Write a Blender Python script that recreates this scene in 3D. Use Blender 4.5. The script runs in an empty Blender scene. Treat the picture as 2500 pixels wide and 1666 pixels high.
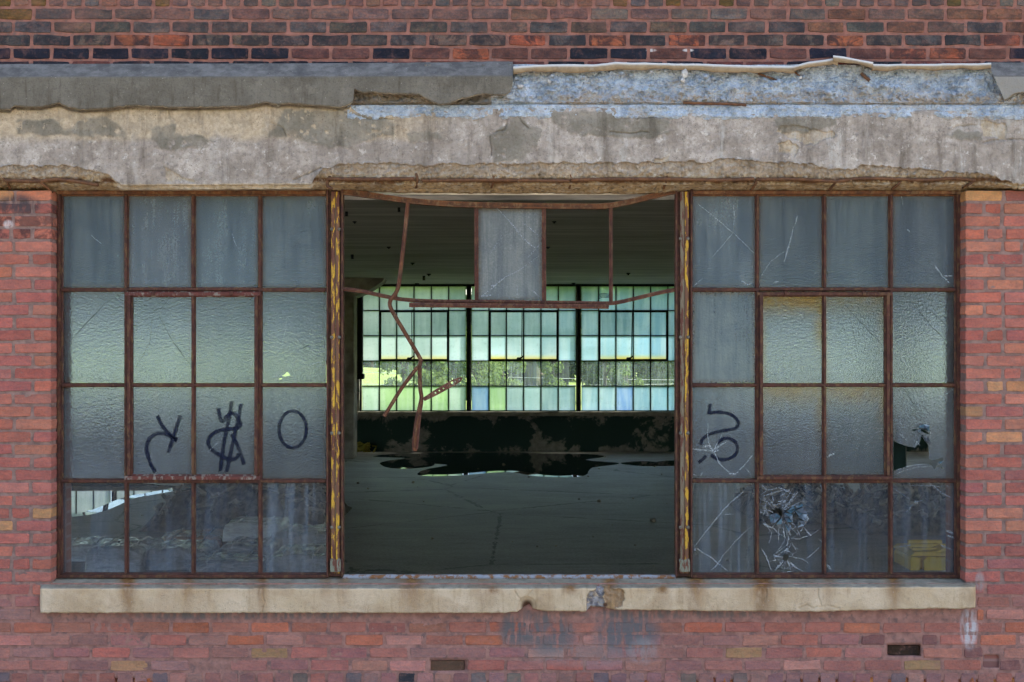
import bpy, bmesh, math, random
import numpy as np
from mathutils import Vector, Matrix
from mathutils.geometry import delaunay_2d_cdt

random.seed(7)
RNG = np.random.RandomState(11)
sc = bpy.context.scene
COL = sc.collection

# ---------------------------------------------------------------- camera, sky, sun, exposure
D = 7.0          # metres from the camera to the wall face (wall face is y = 0)
PXM = 440.0      # photograph pixels for one metre on the wall face
CX, HY = 1250.0, 866.0
ZC = 2.2         # camera height
FPX = D * PXM
cam_d = bpy.data.cameras.new("camera")
cam_d.sensor_width = 36.0
cam_d.lens = 36.0 * FPX / 2500.0
cam_d.shift_y = (HY - 833.0) / 2500.0
cam_d.clip_end = 5000
cam = bpy.data.objects.new("camera", cam_d)
cam.location = (0, -D, ZC)
cam.rotation_euler = (math.pi / 2, 0, 0)
COL.objects.link(cam)
sc.camera = cam

SUN_EL, SUN_AZ = 50.0, 68.0
world = bpy.data.worlds.new("World")
sc.world = world
world.use_nodes = True
wn = world.node_tree.nodes
sky = wn.new("ShaderNodeTexSky")
sky.sky_type = 'NISHITA'
sky.sun_disc = False
sky.sun_elevation = math.radians(SUN_EL)
sky.sun_rotation = math.radians(SUN_AZ)
sky.air_density = 1.0
sky.dust_density = 2.5
sky.ozone_density = 1.0
world.node_tree.links.new(sky.outputs[0], wn["Background"].inputs[0])
wn["Background"].inputs[1].default_value = 0.12

sd = bpy.data.lights.new("sun", 'SUN')
sd.energy = 3.2
sd.angle = math.radians(0.5)
sd.color = (1.0, 0.93, 0.82)
sun = bpy.data.objects.new("sun", sd)
e, a = math.radians(SUN_EL), math.radians(SUN_AZ)
tosun = Vector((math.sin(a) * math.cos(e), math.cos(a) * math.cos(e), math.sin(e)))
sun.rotation_euler = tosun.to_track_quat('Z', 'Y').to_euler()
sun.location = tosun * 40
COL.objects.link(sun)

sc.view_settings.view_transform = 'Standard'
sc.view_settings.look = 'None'
sc.view_settings.gamma = 1.0
sc.view_settings.use_curve_mapping = False
sc.view_settings.exposure = 2.1

cy = sc.cycles
cy.use_denoising = True
cy.use_adaptive_sampling = True
cy.adaptive_threshold = 0.03
cy.max_bounces = 9
cy.diffuse_bounces = 4
cy.glossy_bounces = 4
cy.transmission_bounces = 6
cy.transparent_max_bounces = 24
cy.caustics_reflective = False
cy.caustics_refractive = False
cy.sample_clamp_indirect = 4.0
cy.blur_glossy = 1.0

# ---------------------------------------------------------------- geometry helpers
def sc_at(y):
    return (D + y) / D

def P(px, py, y=0.0):
    """photo position on a plane y metres behind the wall face -> world point"""
    s = sc_at(y) / PXM
    return ((px - CX) * s, y, ZC - (py - HY) * s)

ZF = ZC - 2.03     # inside floor
ZCE = ZC + 1.48    # inside ceiling
YB = 19.4          # inside face of the back wall

def on_floor(px, py, z=None):
    z = ZF if z is None else z
    dist = (ZC - z) * FPX / (py - HY)
    return ((px - CX) / FPX * dist, dist - D, z)

def on_ceiling(px, py):
    dist = (ZCE - ZC) * FPX / (HY - py)
    return ((px - CX) / FPX * dist, dist - D, ZCE)

WM = {}
def setpar(o, p):
    WM[o.name] = o.matrix_basis.copy()
    if p is not None:
        o.parent = p
        o.matrix_parent_inverse = WM[p.name].inverted()

def link(o, parent=None):
    COL.objects.link(o)
    setpar(o, parent)
    return o

def tag(o, label=None, cat=None, group=None, kind=None):
    if label: o["label"] = label
    if cat: o["category"] = cat
    if group: o["group"] = group
    if kind: o["kind"] = kind
    return o

def thing(name, loc, label, cat, group=None):
    o = bpy.data.objects.new(name, None)
    o.empty_display_size = 0.1
    o.location = loc
    link(o)
    return tag(o, label, cat, group, 'thing')

def mesh_obj(name, verts, faces, mat, parent=None, smooth=False):
    me = bpy.data.meshes.new(name)
    me.from_pydata([tuple(v) for v in verts], [], faces)
    if smooth:
        me.polygons.foreach_set("use_smooth", [True] * len(me.polygons))
    me.materials.append(mat)
    me.update()
    return link(bpy.data.objects.new(name, me), parent)

def obj_from(name, me, parent=None, loc=(0, 0, 0), rot=(0, 0, 0), scale=(1, 1, 1), color=None):
    o = bpy.data.objects.new(name, me)
    o.location = loc; o.rotation_euler = rot; o.scale = scale
    if color is not None: o.color = color
    return link(o, parent)

class MB:
    """collects shapes, builds ONE mesh"""
    def __init__(s): s.v = []; s.f = []
    def add(s, vs, fs):
        n = len(s.v); s.v += [tuple(v) for v in vs]; s.f += [tuple(i + n for i in f) for f in fs]
        return s
    def box(s, x0, x1, y0, y1, z0, z1):
        vs = [(x0,y0,z0),(x1,y0,z0),(x1,y1,z0),(x0,y1,z0),(x0,y0,z1),(x1,y0,z1),(x1,y1,z1),(x0,y1,z1)]
        return s.add(vs, [(0,3,2,1),(4,5,6,7),(0,1,5,4),(1,2,6,5),(2,3,7,6),(3,0,4,7)])
    def bbox(s, x0, x1, y0, y1, z0, z1, b=0.004):
        """box with a bevelled outline towards -y and chamfered ends"""
        bm = bmesh.new(); bmesh.ops.create_cube(bm, size=1.0)
        for v in bm.verts:
            v.co = Vector((x0 + (v.co.x + .5) * (x1 - x0), y0 + (v.co.y + .5) * (y1 - y0), z0 + (v.co.z + .5) * (z1 - z0)))
        bmesh.ops.bevel(bm, geom=list(bm.edges), offset=b, segments=1, affect='EDGES')
        bm.verts.index_update()
        s.add([v.co[:] for v in bm.verts], [[v.index for v in f.verts] for f in bm.faces]); bm.free()
        return s
    def prism(s, prof, p0, p1, u, w):
        """extrude profile [(a,b)] (a along u, b along w) from p0 to p1"""
        n = len(prof); u = Vector(u); w = Vector(w); vs = []
        for p in (Vector(p0), Vector(p1)):
            vs += [tuple(p + u * a_ + w * b_) for a_, b_ in prof]
        fs = [(i, (i + 1) % n, (i + 1) % n + n, i + n) for i in range(n)]
        fs += [tuple(range(n))[::-1], tuple(range(n, 2 * n))]
        return s.add(vs, fs)
    def tube(s, pts, r, n=6, ell=None, flat=None):
        """tube through pts; r a number or list; flat=(w,d): box section with w in the picture plane, d in depth"""
        pts = [Vector(p) for p in pts]; m = len(pts); vs = []
        rr = r if isinstance(r, (list, tuple)) else [r] * m
        for i, p in enumerate(pts):
            t = (pts[min(i + 1, m - 1)] - pts[max(i - 1, 0)]).normalized()
            ref = Vector((0, 1, 0)) if abs(t.y) < 0.8 else Vector((1, 0, 0))
            a_ = t.cross(ref).normalized(); b_ = t.cross(a_).normalized()
            if flat:
                w_, d_ = flat
                k = rr[i]
                for (q, h) in ((-1, -1), (1, -1), (1, 1), (-1, 1)):
                    vs.append(tuple(p + a_ * q * w_ * .5 * k + b_ * h * d_ * .5))
            else:
                for k in range(n):
                    an = 2 * math.pi * k / n
                    vs.append(tuple(p + a_ * math.cos(an) * rr[i] + b_ * math.sin(an) * rr[i]))
        nn = 4 if flat else n
        fs = []
        for i in range(m - 1):
            for k in range(nn):
                fs.append((i * nn + k, i * nn + (k + 1) % nn, (i + 1) * nn + (k + 1) % nn, (i + 1) * nn + k))
        fs += [tuple(range(nn))[::-1], tuple((m - 1) * nn + k for k in range(nn))]
        return s.add(vs, fs)
    def build(s, name, mat, parent=None, smooth=False):
        return mesh_obj(name, s.v, s.f, mat, parent, smooth)
    def mesh(s, name, mat, smooth=False):
        me = bpy.data.meshes.new(name); me.from_pydata(s.v, [], s.f); me.materials.append(mat)
        if smooth: me.polygons.foreach_set("use_smooth", [True] * len(me.polygons))
        me.update(); return me

def smooth_path(pts, k=4):
    """Catmull-Rom through points (any dimension)"""
    pts = [np.array(p, float) for p in pts]; out = []
    for i in range(len(pts) - 1):
        p0 = pts[max(i - 1, 0)]; p1 = pts[i]; p2 = pts[i + 1]; p3 = pts[min(i + 2, len(pts) - 1)]
        for j in range(k):
            t = j / k
            out.append(0.5 * ((2 * p1) + (-p0 + p2) * t + (2 * p0 - 5 * p1 + 4 * p2 - p3) * t * t + (-p0 + 3 * p1 - 3 * p2 + p3) * t ** 3))
    out.append(pts[-1])
    return [tuple(p) for p in out]

# numpy noise
def vnoise(x, y, seed=0):
    x = np.asarray(x, float); y = np.asarray(y, float)
    xi = np.floor(x).astype(np.int64); yi = np.floor(y).astype(np.int64)
    fx = x - xi; fy = y - yi
    fx = fx * fx * fx * (fx * (fx * 6 - 15) + 10); fy = fy * fy * fy * (fy * (fy * 6 - 15) + 10)
    def h(i, j):
        n = (i * 374761393 + j * 668265263 + seed * 1442695041) & 0xffffffff
        n = ((n ^ (n >> 13)) * 1274126177) & 0xffffffff
        n = (n ^ (n >> 16)) & 0xffffffff
        return n / 4294967295.0
    return (h(xi, yi) * (1 - fx) + h(xi + 1, yi) * fx) * (1 - fy) + (h(xi, yi + 1) * (1 - fx) + h(xi + 1, yi + 1) * fx) * fy

def fbm(x, y, o=4, seed=0, g=0.5):
    s = 0; a_ = 1; t = 0
    for k in range(o):
        s = s + a_ * vnoise(x * 2 ** k, y * 2 ** k, seed + k * 17); t += a_; a_ *= g
    return s / t

def worley(x, y, seed=0):
    """distance to the nearest jittered cell point, and the id of the cell"""
    xi = np.floor(x).astype(np.int64); yi = np.floor(y).astype(np.int64)
    best = np.full(np.shape(x), 9.0); ident = np.zeros(np.shape(x))
    def h(i, j, k):
        n = (i * 374761393 + j * 668265263 + (seed + k) * 1442695041) & 0xffffffff
        n = ((n ^ (n >> 13)) * 1274126177) & 0xffffffff
        return ((n ^ (n >> 16)) & 0xffffffff) / 4294967295.0
    for dx in (-1, 0, 1):
        for dy in (-1, 0, 1):
            cx, cyy = xi + dx, yi + dy
            d = np.hypot(cx + h(cx, cyy, 1) - x, cyy + h(cx, cyy, 2) - y)
            m = d < best
            best = np.where(m, d, best); ident = np.where(m, h(cx, cyy, 3), ident)
    return best, ident

def sstep(a_, b_, x):
    t = np.clip((x - a_) / (b_ - a_), 0, 1)
    return t * t * (3 - 2 * t)

def inpoly(px, py, poly):
    px = np.asarray(px); py = np.asarray(py)
    r = np.zeros(np.broadcast(px, py).shape, bool); n = len(poly)
    for i in range(n):
        x0, y0 = poly[i]; x1, y1 = poly[(i + 1) % n]
        if y0 == y1: continue
        c = ((y0 > py) != (y1 > py)) & (px < (x1 - x0) * (py - y0) / (y1 - y0) + x0)
        r ^= c
    return r

def seg_dist(px, py, pts):
    d = np.full(np.broadcast(px, py).shape, 1e9)
    for (x0, y0), (x1, y1) in zip(pts[:-1], pts[1:]):
        vx, vy = x1 - x0, y1 - y0
        t = np.clip(((px - x0) * vx + (py - y0) * vy) / (vx * vx + vy * vy + 1e-9), 0, 1)
        d = np.minimum(d, np.hypot(px - x0 - t * vx, py - y0 - t * vy))
    return d

def sheet(name, PX, PY, Y, mat, parent=None, masks=None, smooth=True, close=False):
    """grid surface from photo positions and depths"""
    PX, PY, Y = np.broadcast_arrays(PX, PY, Y)
    nx, nv = PX.shape
    s = (D + Y) / D / PXM
    co = np.stack([(PX - CX) * s, Y, ZC - (PY - HY) * s], -1).reshape(-1, 3)
    return grid_mesh(name, co, nx, nv, mat, parent, masks, smooth, close)

def grid_mesh(name, co, nx, nv, mat, parent=None, masks=None, smooth=True, close=False):
    i = np.arange(nx - 1)[:, None] * nv + np.arange(nv - 1)[None, :]
    q = np.stack([i, i + 1, i + nv + 1, i + nv], -1).reshape(-1, 4)
    me = bpy.data.meshes.new(name)
    extra = []
    if close:
        extra = [list(range(nv))[::-1], [(nx - 1) * nv + k for k in range(nv)]]
    nl = q.size + sum(len(x) for x in extra)
    me.vertices.add(len(co)); me.vertices.foreach_set("co", co.astype(np.float32).ravel())
    me.loops.add(nl)
    li = np.concatenate([q.ravel()] + [np.array(x) for x in extra]).astype(np.int32)
    me.loops.foreach_set("vertex_index", li)
    npoly = len(q) + len(extra)
    me.polygons.add(npoly)
    st = np.concatenate([np.arange(len(q)) * 4, q.size + np.cumsum([0] + [len(x) for x in extra])[:len(extra)]]).astype(np.int32)
    me.polygons.foreach_set("loop_start", st)
    me.update(calc_edges=True); me.validate()
    me.polygons.foreach_set("use_smooth", [smooth] * len(me.polygons))
    if masks is not None:
        at = me.color_attributes.new("mask", 'FLOAT_COLOR', 'POINT')
        m = np.zeros((len(co), 4), np.float32)
        for k, a_ in enumerate(masks):
            m[:, k] = np.broadcast_to(a_, (nx, nv)).reshape(-1)
        at.data.foreach_set("color", m.ravel())
    me.materials.append(mat)
    me.update()
    return link(bpy.data.objects.new(name, me), parent)

def interp(x, pts):
    p = np.array(pts, float)
    return np.interp(x, p[:, 0], p[:, 1])

# ---------------------------------------------------------------- materials
class Mat:
    def __init__(s, name):
        s.m = bpy.data.materials.new(name); s.m.use_nodes = True
        s.t = s.m.node_tree; s.t.nodes.clear()
        s.out = s.t.nodes.new("ShaderNodeOutputMaterial")
        s._pos = None
    def n(s, typ, **kw):
        nd = s.t.nodes.new(typ)
        for k, v in kw.items(): setattr(nd, k, v)
        return nd
    def put(s, sock, v):
        if hasattr(v, "is_linked") or isinstance(v, bpy.types.NodeSocket): s.t.links.new(v, sock)
        elif isinstance(v, (tuple, list)):
            sock.default_value = tuple(v) + (1,) if len(v) == 3 and len(sock.default_value) == 4 else v
        else: sock.default_value = v
    @property
    def pos(s):
        if s._pos is None: s._pos = s.n("ShaderNodeNewGeometry").outputs["Position"]
        return s._pos
    def scaled(s, v, co=None):
        mp = s.n("ShaderNodeMapping"); s.put(mp.inputs[0], co if co is not None else s.pos); mp.inputs["Scale"].default_value = v
        return mp.outputs[0]
    def noise(s, scale, detail=4, rough=0.55, co=None, dist=0.0):
        nd = s.n("ShaderNodeTexNoise"); s.put(nd.inputs["Vector"], co if co is not None else s.pos)
        nd.inputs["Scale"].default_value = scale; nd.inputs["Detail"].default_value = detail
        nd.inputs["Roughness"].default_value = rough; nd.inputs["Distortion"].default_value = dist
        return nd.outputs["Fac"]
    def voro(s, scale, co=None, out="Distance", feature='F1', rnd=1.0):
        nd = s.n("ShaderNodeTexVoronoi", feature=feature); s.put(nd.inputs["Vector"], co if co is not None else s.pos)
        nd.inputs["Scale"].default_value = scale; nd.inputs["Randomness"].default_value = rnd
        return nd.outputs[out]
    def math(s, op, a_, b_=None, clamp=False):
        nd = s.n("ShaderNodeMath", operation=op, use_clamp=clamp); s.put(nd.inputs[0], a_)
        if b_ is not None: s.put(nd.inputs[1], b_)
        return nd.outputs[0]
    def map(s, v, a_, b_, c=0.0, d=1.0, smooth=True):
        nd = s.n("ShaderNodeMapRange", interpolation_type='SMOOTHSTEP' if smooth else 'LINEAR'); s.put(nd.inputs[0], v)
        for k, x in zip((1, 2, 3, 4), (a_, b_, c, d)): nd.inputs[k].default_value = x
        return nd.outputs[0]
    def mix(s, f, a_, b_, blend='MIX'):
        nd = s.n("ShaderNodeMix", data_type='RGBA', blend_type=blend)
        s.put(nd.inputs[0], f); s.put(nd.inputs[6], a_); s.put(nd.inputs[7], b_)
        return nd.outputs[2]
    def bump(s, h, strength=0.5, dist=0.01, normal=None):
        nd = s.n("ShaderNodeBump"); s.put(nd.inputs["Height"], h); nd.inputs["Strength"].default_value = strength
        nd.inputs["Distance"].default_value = dist
        if normal is not None: s.put(nd.inputs["Normal"], normal)
        return nd.outputs[0]
    def mask(s, name="mask"):
        at = s.n("ShaderNodeAttribute", attribute_name=name)
        sp = s.n("ShaderNodeSeparateColor"); s.t.links.new(at.outputs["Color"], sp.inputs[0])
        return sp.outputs[0], sp.outputs[1], sp.outputs[2], at.outputs["Alpha"]
    def xyz(s, co=None):
        sp = s.n("ShaderNodeSeparateXYZ"); s.put(sp.inputs[0], co if co is not None else s.pos)
        return sp.outputs
    def info(s):
        return s.n("ShaderNodeObjectInfo").outputs
    def bsdf(s, color, rough=0.8, normal=None, metal=0.0, spec=0.4, **kw):
        nd = s.n("ShaderNodeBsdfPrincipled")
        s.put(nd.inputs["Base Color"], color); s.put(nd.inputs["Roughness"], rough); s.put(nd.inputs["Metallic"], metal)
        s.put(nd.inputs["Specular IOR Level"], spec)
        if normal is not None: s.put(nd.inputs["Normal"], normal)
        for k, v in kw.items(): s.put(nd.inputs[k.replace("_", " ")], v)
        return nd.outputs[0]
    def mixs(s, f, a_, b_):
        nd = s.n("ShaderNodeMixShader"); s.put(nd.inputs[0], f); s.put(nd.inputs[1], a_); s.put(nd.inputs[2], b_)
        return nd.outputs[0]
    def done(s, shader):
        s.t.links.new(shader, s.out.inputs[0]); return s.m

def simple(name, col, rough=0.8, var=0.25, scale=20, metal=0.0, bump=0.2, spec=0.3):
    m = Mat(name)
    n1 = m.noise(scale, 5, 0.6)
    c = m.mix(m.map(n1, .3, .7), tuple(x * (1 - var) for x in col), tuple(min(1, x * (1 + var)) for x in col))
    return m.done(m.bsdf(c, rough, m.bump(n1, bump, 0.01), metal, spec))

def px_mask(m, cx, cy_, rx, rz):
    """soft elliptical area on the wall face given in photo pixels"""
    x, y, z = m.xyz()
    w = P(cx, cy_)
    a_ = m.math('DIVIDE', m.math('SUBTRACT', x, w[0]), rx / PXM)
    b_ = m.math('DIVIDE', m.math('SUBTRACT', z, w[2]), rz / PXM)
    d = m.math('ADD', m.math('MULTIPLY', a_, a_), m.math('MULTIPLY', b_, b_))
    return m.map(d, 1.0, 0.15)

def brick_material(name, mortar, smear, soot, stains=(), grit=1.0):
    m = Mat(name)
    oi = m.info(); col = oi["Color"]; al = oi["Alpha"]
    big = m.noise(16, 5, 0.6); fine = m.noise(90, 5, 0.65); mid = m.noise(34, 4, 0.6, co=m.scaled((1, 1, 2.2)))
    hot = m.mix(1.0, col, (1.5, 1.15, .98), 'MULTIPLY')
    c = m.mix(m.map(mid, .38, .66, 0, grit), col, hot)
    c = m.mix(m.map(m.noise(9, 3, .5, co=m.scaled((1, 1, 2.5))), .42, .6, 0, .75 * grit), c, m.mix(1.0, c, (.55, .6, .68), 'MULTIPLY'))
    c = m.mix(m.map(fine, .4, .75, 0, .65 * grit), c, m.mix(1.0, c, (.42, .42, .45), 'MULTIPLY'))
    c = m.mix(m.map(fine, .64, .8, 0, .35), c, (0.40, 0.31, 0.25))
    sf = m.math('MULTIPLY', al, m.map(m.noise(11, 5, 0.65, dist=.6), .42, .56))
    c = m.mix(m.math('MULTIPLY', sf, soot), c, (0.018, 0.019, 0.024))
    c = m.mix(m.map(m.noise(22, 6, 0.7), .5, .68, 0, smear), c, mortar)
    streak = m.noise(30, 4, .6, co=m.scaled((1, 1, .22)))
    for (cx, cy_, rx, rz, colr, amt) in stains:
        f = m.math('MULTIPLY', px_mask(m, cx, cy_, rx, rz), m.map(streak, .30, .52, 0, amt))
        c = m.mix(f, c, colr)
    pore = m.map(m.voro(130), .16, .05, 0, .7)
    c = m.mix(m.math('MULTIPLY', pore, m.map(m.noise(12, 3), .45, .6)), c, m.mix(1.0, c, (.3, .28, .28), 'MULTIPLY'))
    dust = m.noise(3.5, 6, .7)
    c = m.mix(m.map(dust, .52, .7, 0, .28), c, mortar)
    h = m.math('ADD', m.math('MULTIPLY', fine, .8), m.math('MULTIPLY', m.noise(40, 5, .65), 1.0))
    return m.done(m.bsdf(c, 0.9, m.bump(h, 0.8, 0.008), 0, 0.2))

def mortar_material(name, col, stains=()):
    m = Mat(name)
    n1 = m.noise(18, 5, .6); n2 = m.noise(120, 4, .6)
    c = m.mix(m.map(n1, .3, .7), tuple(x * .75 for x in col), tuple(x * 1.2 for x in col))
    c = m.mix(m.map(m.noise(24, 6, .7), .5, .66, 0, .75), c, (0.13, 0.095, 0.088))
    streak = m.noise(30, 4, .6, co=m.scaled((1, 1, .22)))
    for (cx, cy_, rx, rz, colr, amt) in stains:
        c = m.mix(m.math('MULTIPLY', px_mask(m, cx, cy_, rx, rz), m.map(streak, .38, .62, 0, amt)), c, colr)
    return m.done(m.bsdf(c, 0.95, m.bump(n2, 0.5, 0.004), 0, 0.1))

LOW_STAINS = ((1265, 1535, 60, 60, (.12, .115, .115), .95), (1345, 1545, 80, 70, (.13, .125, .125), .9), (1530, 1545, 100, 65, (.13, .125, .13), .95),
              (1570, 1590, 45, 40, (.38, .36, .35), .35), (1420, 1600, 180, 35, (.25, .22, .21), .4), (2366, 1535, 26, 60, (.5, .48, .48), .9),
              (1640, 1500, 300, 14, (.12, .115, .11), .8), (600, 1503, 420, 14, (.12, .12, .12), .8), (45, 500, 70, 30, (.06, .05, .055), .9),
              (20, 548, 15, 13, (.6, .58, .58), .7), (2392, 1420, 14, 30, (.3, .27, .26), .7))
M_BR_UP = brick_material("brick_upper", (.27, .125, .1), .25, 0.9, ((1680, 123, 16, 5, (.6, .57, .57), .8), (1590, 123, 15, 5, (.6, .57, .57), .7)))
M_BR_PI = brick_material("brick_pier", (.24, .13, .11), .3, .7, LOW_STAINS, .5)
M_BR_LO = brick_material("brick_lower", (.33, .16, .128), .45, .7, LOW_STAINS, .45)
M_MO_UP = mortar_material("mortar_upper", (.255, .118, .094))
M_MO_PI = mortar_material("mortar_pier", (.235, .15, .128), LOW_STAINS)
M_MO_LO = mortar_material("mortar_lower", (.31, .16, .128), LOW_STAINS)

def far_brick():
    m = Mat("far_brick")
    b = m.n("ShaderNodeTexBrick"); x, y, z = m.xyz()
    cb = m.n("ShaderNodeCombineXYZ"); m.t.links.new(m.math('ADD', x, y), cb.inputs[0]); m.t.links.new(z, cb.inputs[1])
    m.t.links.new(cb.outputs[0], b.inputs["Vector"])
    for k, v in (("Color1", (.27, .1, .075, 1)), ("Color2", (.2, .09, .075, 1)), ("Mortar", (.27, .15, .13, 1))): b.inputs[k].default_value = v
    b.inputs["Scale"].default_value = 1.0; b.inputs["Mortar Size"].default_value = .008
    b.inputs["Brick Width"].default_value = .22; b.inputs["Row Height"].default_value = .0715
    return m.done(m.bsdf(b.outputs["Color"], .9, m.bump(m.noise(60), .4, .005)))
M_FAR = far_brick()

def concrete_beam_mat():
    m = Mat("weathered_concrete")
    r, g, b, al = m.mask()
    n1 = m.noise(5, 7, .68); n2 = m.noise(38, 7, .7); n3 = m.noise(180, 4, .6); n4 = m.noise(14, 7, .72)
    base = m.mix(m.map(n1, .32, .68), (.31, .262, .222), (.52, .452, .392))           # pinkish grey concrete
    base = m.mix(m.map(n4, .44, .62, 0, .7), base, (.27, .228, .19))
    base = m.mix(m.map(n2, .5, .68, 0, .6), base, (.19, .165, .145))
    base = m.mix(m.map(m.noise(20, 7, .74), .57, .66, 0, .8), base, (.64, .585, .53))
    cream = m.mix(m.map(n2, .3, .7), (.60, .49, .355), (.42, .325, .22))
    cream = m.mix(m.map(n4, .45, .62, 0, .7), cream, (.33, .27, .2))
    c = m.mix(g, base, cream)
    coat = m.mix(m.map(m.noise(9, 5, .65), .3, .7), (.17, .15, .117), (.265, .24, .195))   # smooth grey render coat
    coat = m.mix(m.map(n2, .55, .75, 0, .5), coat, (.12, .105, .085))
    c = m.mix(m.math('MULTIPLY', r, m.map(n4, .3, .62, 1.0, .85)), c, coat)
    spall = m.mix(m.map(n2, .3, .68), (.52, .385, .23), (.27, .19, .105))          # broken rust-stained edge
    spall = m.mix(m.map(n4, .42, .62, 0, .8), spall, (.40, .29, .165))
    vs = m.voro(55, out="Color", co=m.scaled((1, 1, 1.5))); sv = m.n("ShaderNodeSeparateColor"); m.t.links.new(vs, sv.inputs[0])
    spall = m.mix(m.map(sv.outputs[0], .65, .8, 0, .6), spall, (.50, .44, .36))
    spall = m.mix(m.map(sv.outputs[1], .86, .92, 0, .7), spall, (.15, .11, .075))
    x, y, z = m.xyz()
    zr = P(0, 441, -.03)[2]
    near = m.map(m.math('ABSOLUTE', m.math('SUBTRACT', m.math('ADD', z, m.math('MULTIPLY', m.math('SUBTRACT', n1, .5), .05)), zr)), .003, .026, .95, 0)
    spall = m.mix(m.math('MULTIPLY', near, m.map(n4, .34, .52)), spall, (.10, .042, .016))
    c = m.mix(b, c, spall)
    stk = m.noise(9, 6, .65, co=m.scaled((2.0, 1, .4)))
    c = m.mix(m.math('MULTIPLY', al, m.map(stk, .47, .66, 0, .8)), c, (.50, .47, .43))
    gr = m.noise(3.2, 7, .72)
    c = m.mix(m.map(gr, .52, .7, 0, .42), c, m.mix(1.0, c, (.55, .5, .44), 'MULTIPLY'))
    c = m.mix(m.map(m.noise(75, 6, .75), .5, .66, 0, .5), c, m.mix(1.0, c, (.55, .52, .5), 'MULTIPLY'))
    dk = m.noise(6, 6, .65, co=m.scaled((2.4, 1, .35)))
    c = m.mix(m.map(dk, .5, .7, 0, .75), c, m.mix(1.0, c, (.5, .48, .46), 'MULTIPLY'))
    pit = m.voro(60); pm = m.map(pit, .2, .07, 0, .85)
    pm = m.math('MULTIPLY', pm, m.map(m.noise(5), .48, .6))
    c = m.mix(pm, c, (.06, .055, .05))
    h = m.math('ADD', m.math('MULTIPLY', n2, 1.0), m.math('MULTIPLY', n3, .4))
    return m.done(m.bsdf(c, .92, m.bump(h, 1.0, .012), 0, .15))
M_BEAM = concrete_beam_mat()

def ledge_mat():
    m = Mat("grey_cement_ledge")
    r, g, b, al = m.mask()
    n1 = m.noise(6, 6, .6); n2 = m.noise(40, 6, .65)
    c = m.mix(m.map(n1, .3, .7), (.118, .105, .084), (.172, .155, .127))
    c = m.mix(m.map(m.noise(9, 6, .65, co=m.scaled((1, 1, .9))), .5, .7, 0, .7), c, (.215, .192, .16))
    c = m.mix(m.map(n2, .55, .75, 0, .6), c, (.09, .085, .075))
    top = m.mix(m.map(m.noise(20, 6, .65, co=m.scaled((.8, 1, 1))), .3, .72), (.105, .100, .095), (.20, .19, .18))
    c = m.mix(m.map(m.noise(10, 6, .7, co=m.scaled((2.4, 1, .3))), .52, .68, 0, .65), c, m.mix(1.0, c, (.55, .52, .48), 'MULTIPLY'))
    c = m.mix(m.map(m.noise(85, 5, .7), .5, .66, 0, .5), c, m.mix(1.0, c, (.55, .54, .52), 'MULTIPLY'))
    c = m.mix(r, c, top)
    c = m.mix(m.math('MULTIPLY', r, m.map(m.noise(5, 6, .7), .48, .62, 0, .6)), c, (.07, .068, .066))
    c = m.mix(g, c, (.42, .36, .27))
    c = m.mix(m.map(m.voro(34), .09, .03, 0, .8), c, (.45, .43, .4))
    c = m.mix(b, c, (.3, .285, .26))
    return m.done(m.bsdf(c, .9, m.bump(m.math('ADD', n2, m.noise(150)), .8, .008), 0, .15))
M_LEDGE = ledge_mat()

def rubble_mat():
    m = Mat("broken_concrete_core")
    r, g, b, al = m.mask()
    n1 = m.noise(6, 7, .7); n2 = m.noise(34, 7, .75); n3 = m.noise(90, 5, .7)
    n0 = m.noise(13, 7, .72)
    c = m.mix(m.map(n0, .3, .7), (.27, .32, .385), (.55, .61, .68))  # bluish base: skylight tint put into the concrete colour
    c = m.mix(m.map(n2, .5, .7, 0, .7), c, (.66, .68, .70))
    c = m.mix(m.map(n2, .44, .3, 0, .8), c, (.19, .215, .25))
    c = m.mix(m.map(n3, .56, .7, 0, .6), c, (.17, .18, .20))
    c = m.mix(m.map(n1, .5, .66, 0, .6), c, (.44, .375, .31))
    c = m.mix(m.math('MULTIPLY', g, m.map(n2, .36, .62)), c, (.40, .315, .23))
    c = m.mix(r, c, (.21, .16, .105))
    h = m.math('ADD', m.voro(70), m.math('MULTIPLY', n3, 1.0))
    return m.done(m.bsdf(c, .9, m.bump(h, .9, .014), 0, .2))
M_CORE = rubble_mat()

def rust_mat(name, dark=(.055, .022, .014), lite=(.17, .062, .028), flake=None, famt=0.5, rough=.75):
    m = Mat(name)
    n1 = m.noise(20, 6, .65); n2 = m.noise(120, 5, .6)
    c = m.mix(m.map(n1, .32, .68), dark, lite)
    c = m.mix(m.map(n2, .5, .7, 0, .6), c, tuple(x * .55 for x in dark))
    if flake:
        f = m.map(m.noise(32, 6, .72, co=m.scaled((1.3, 1, .5))), .53, .57, 0, famt)
        c = m.mix(f, c, flake)
    c = m.mix(m.map(m.noise(260, 2), .7, .76, 0, .6), c, (.4, .33, .25))
    return m.done(m.bsdf(c, rough, m.bump(m.math('ADD', n1, n2), .35, .003), 0, .35))
M_STEEL = rust_mat("red_primed_steel", (.038, .013, .009), (.085, .027, .016), (.17, .10, .04), .4)
M_STEEL2 = rust_mat("orange_rusted_steel", (.06, .022, .010), (.17, .062, .020), (.3, .2, .1), .35)
M_REBAR = rust_mat("rebar_rust", (.07, .03, .015), (.16, .07, .028))
M_SASHR = rust_mat("flaking_red_rail", (.075, .022, .016), (.12, .03, .022), (.23, .21, .175), .75)
M_BENT = rust_mat("bent_bar_steel", (.06, .02, .014), (.135, .045, .026), (.24, .14, .08), .4)
M_BACKST = rust_mat("black_steel", (.006, .007, .008), (.015, .015, .015), None)
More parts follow.
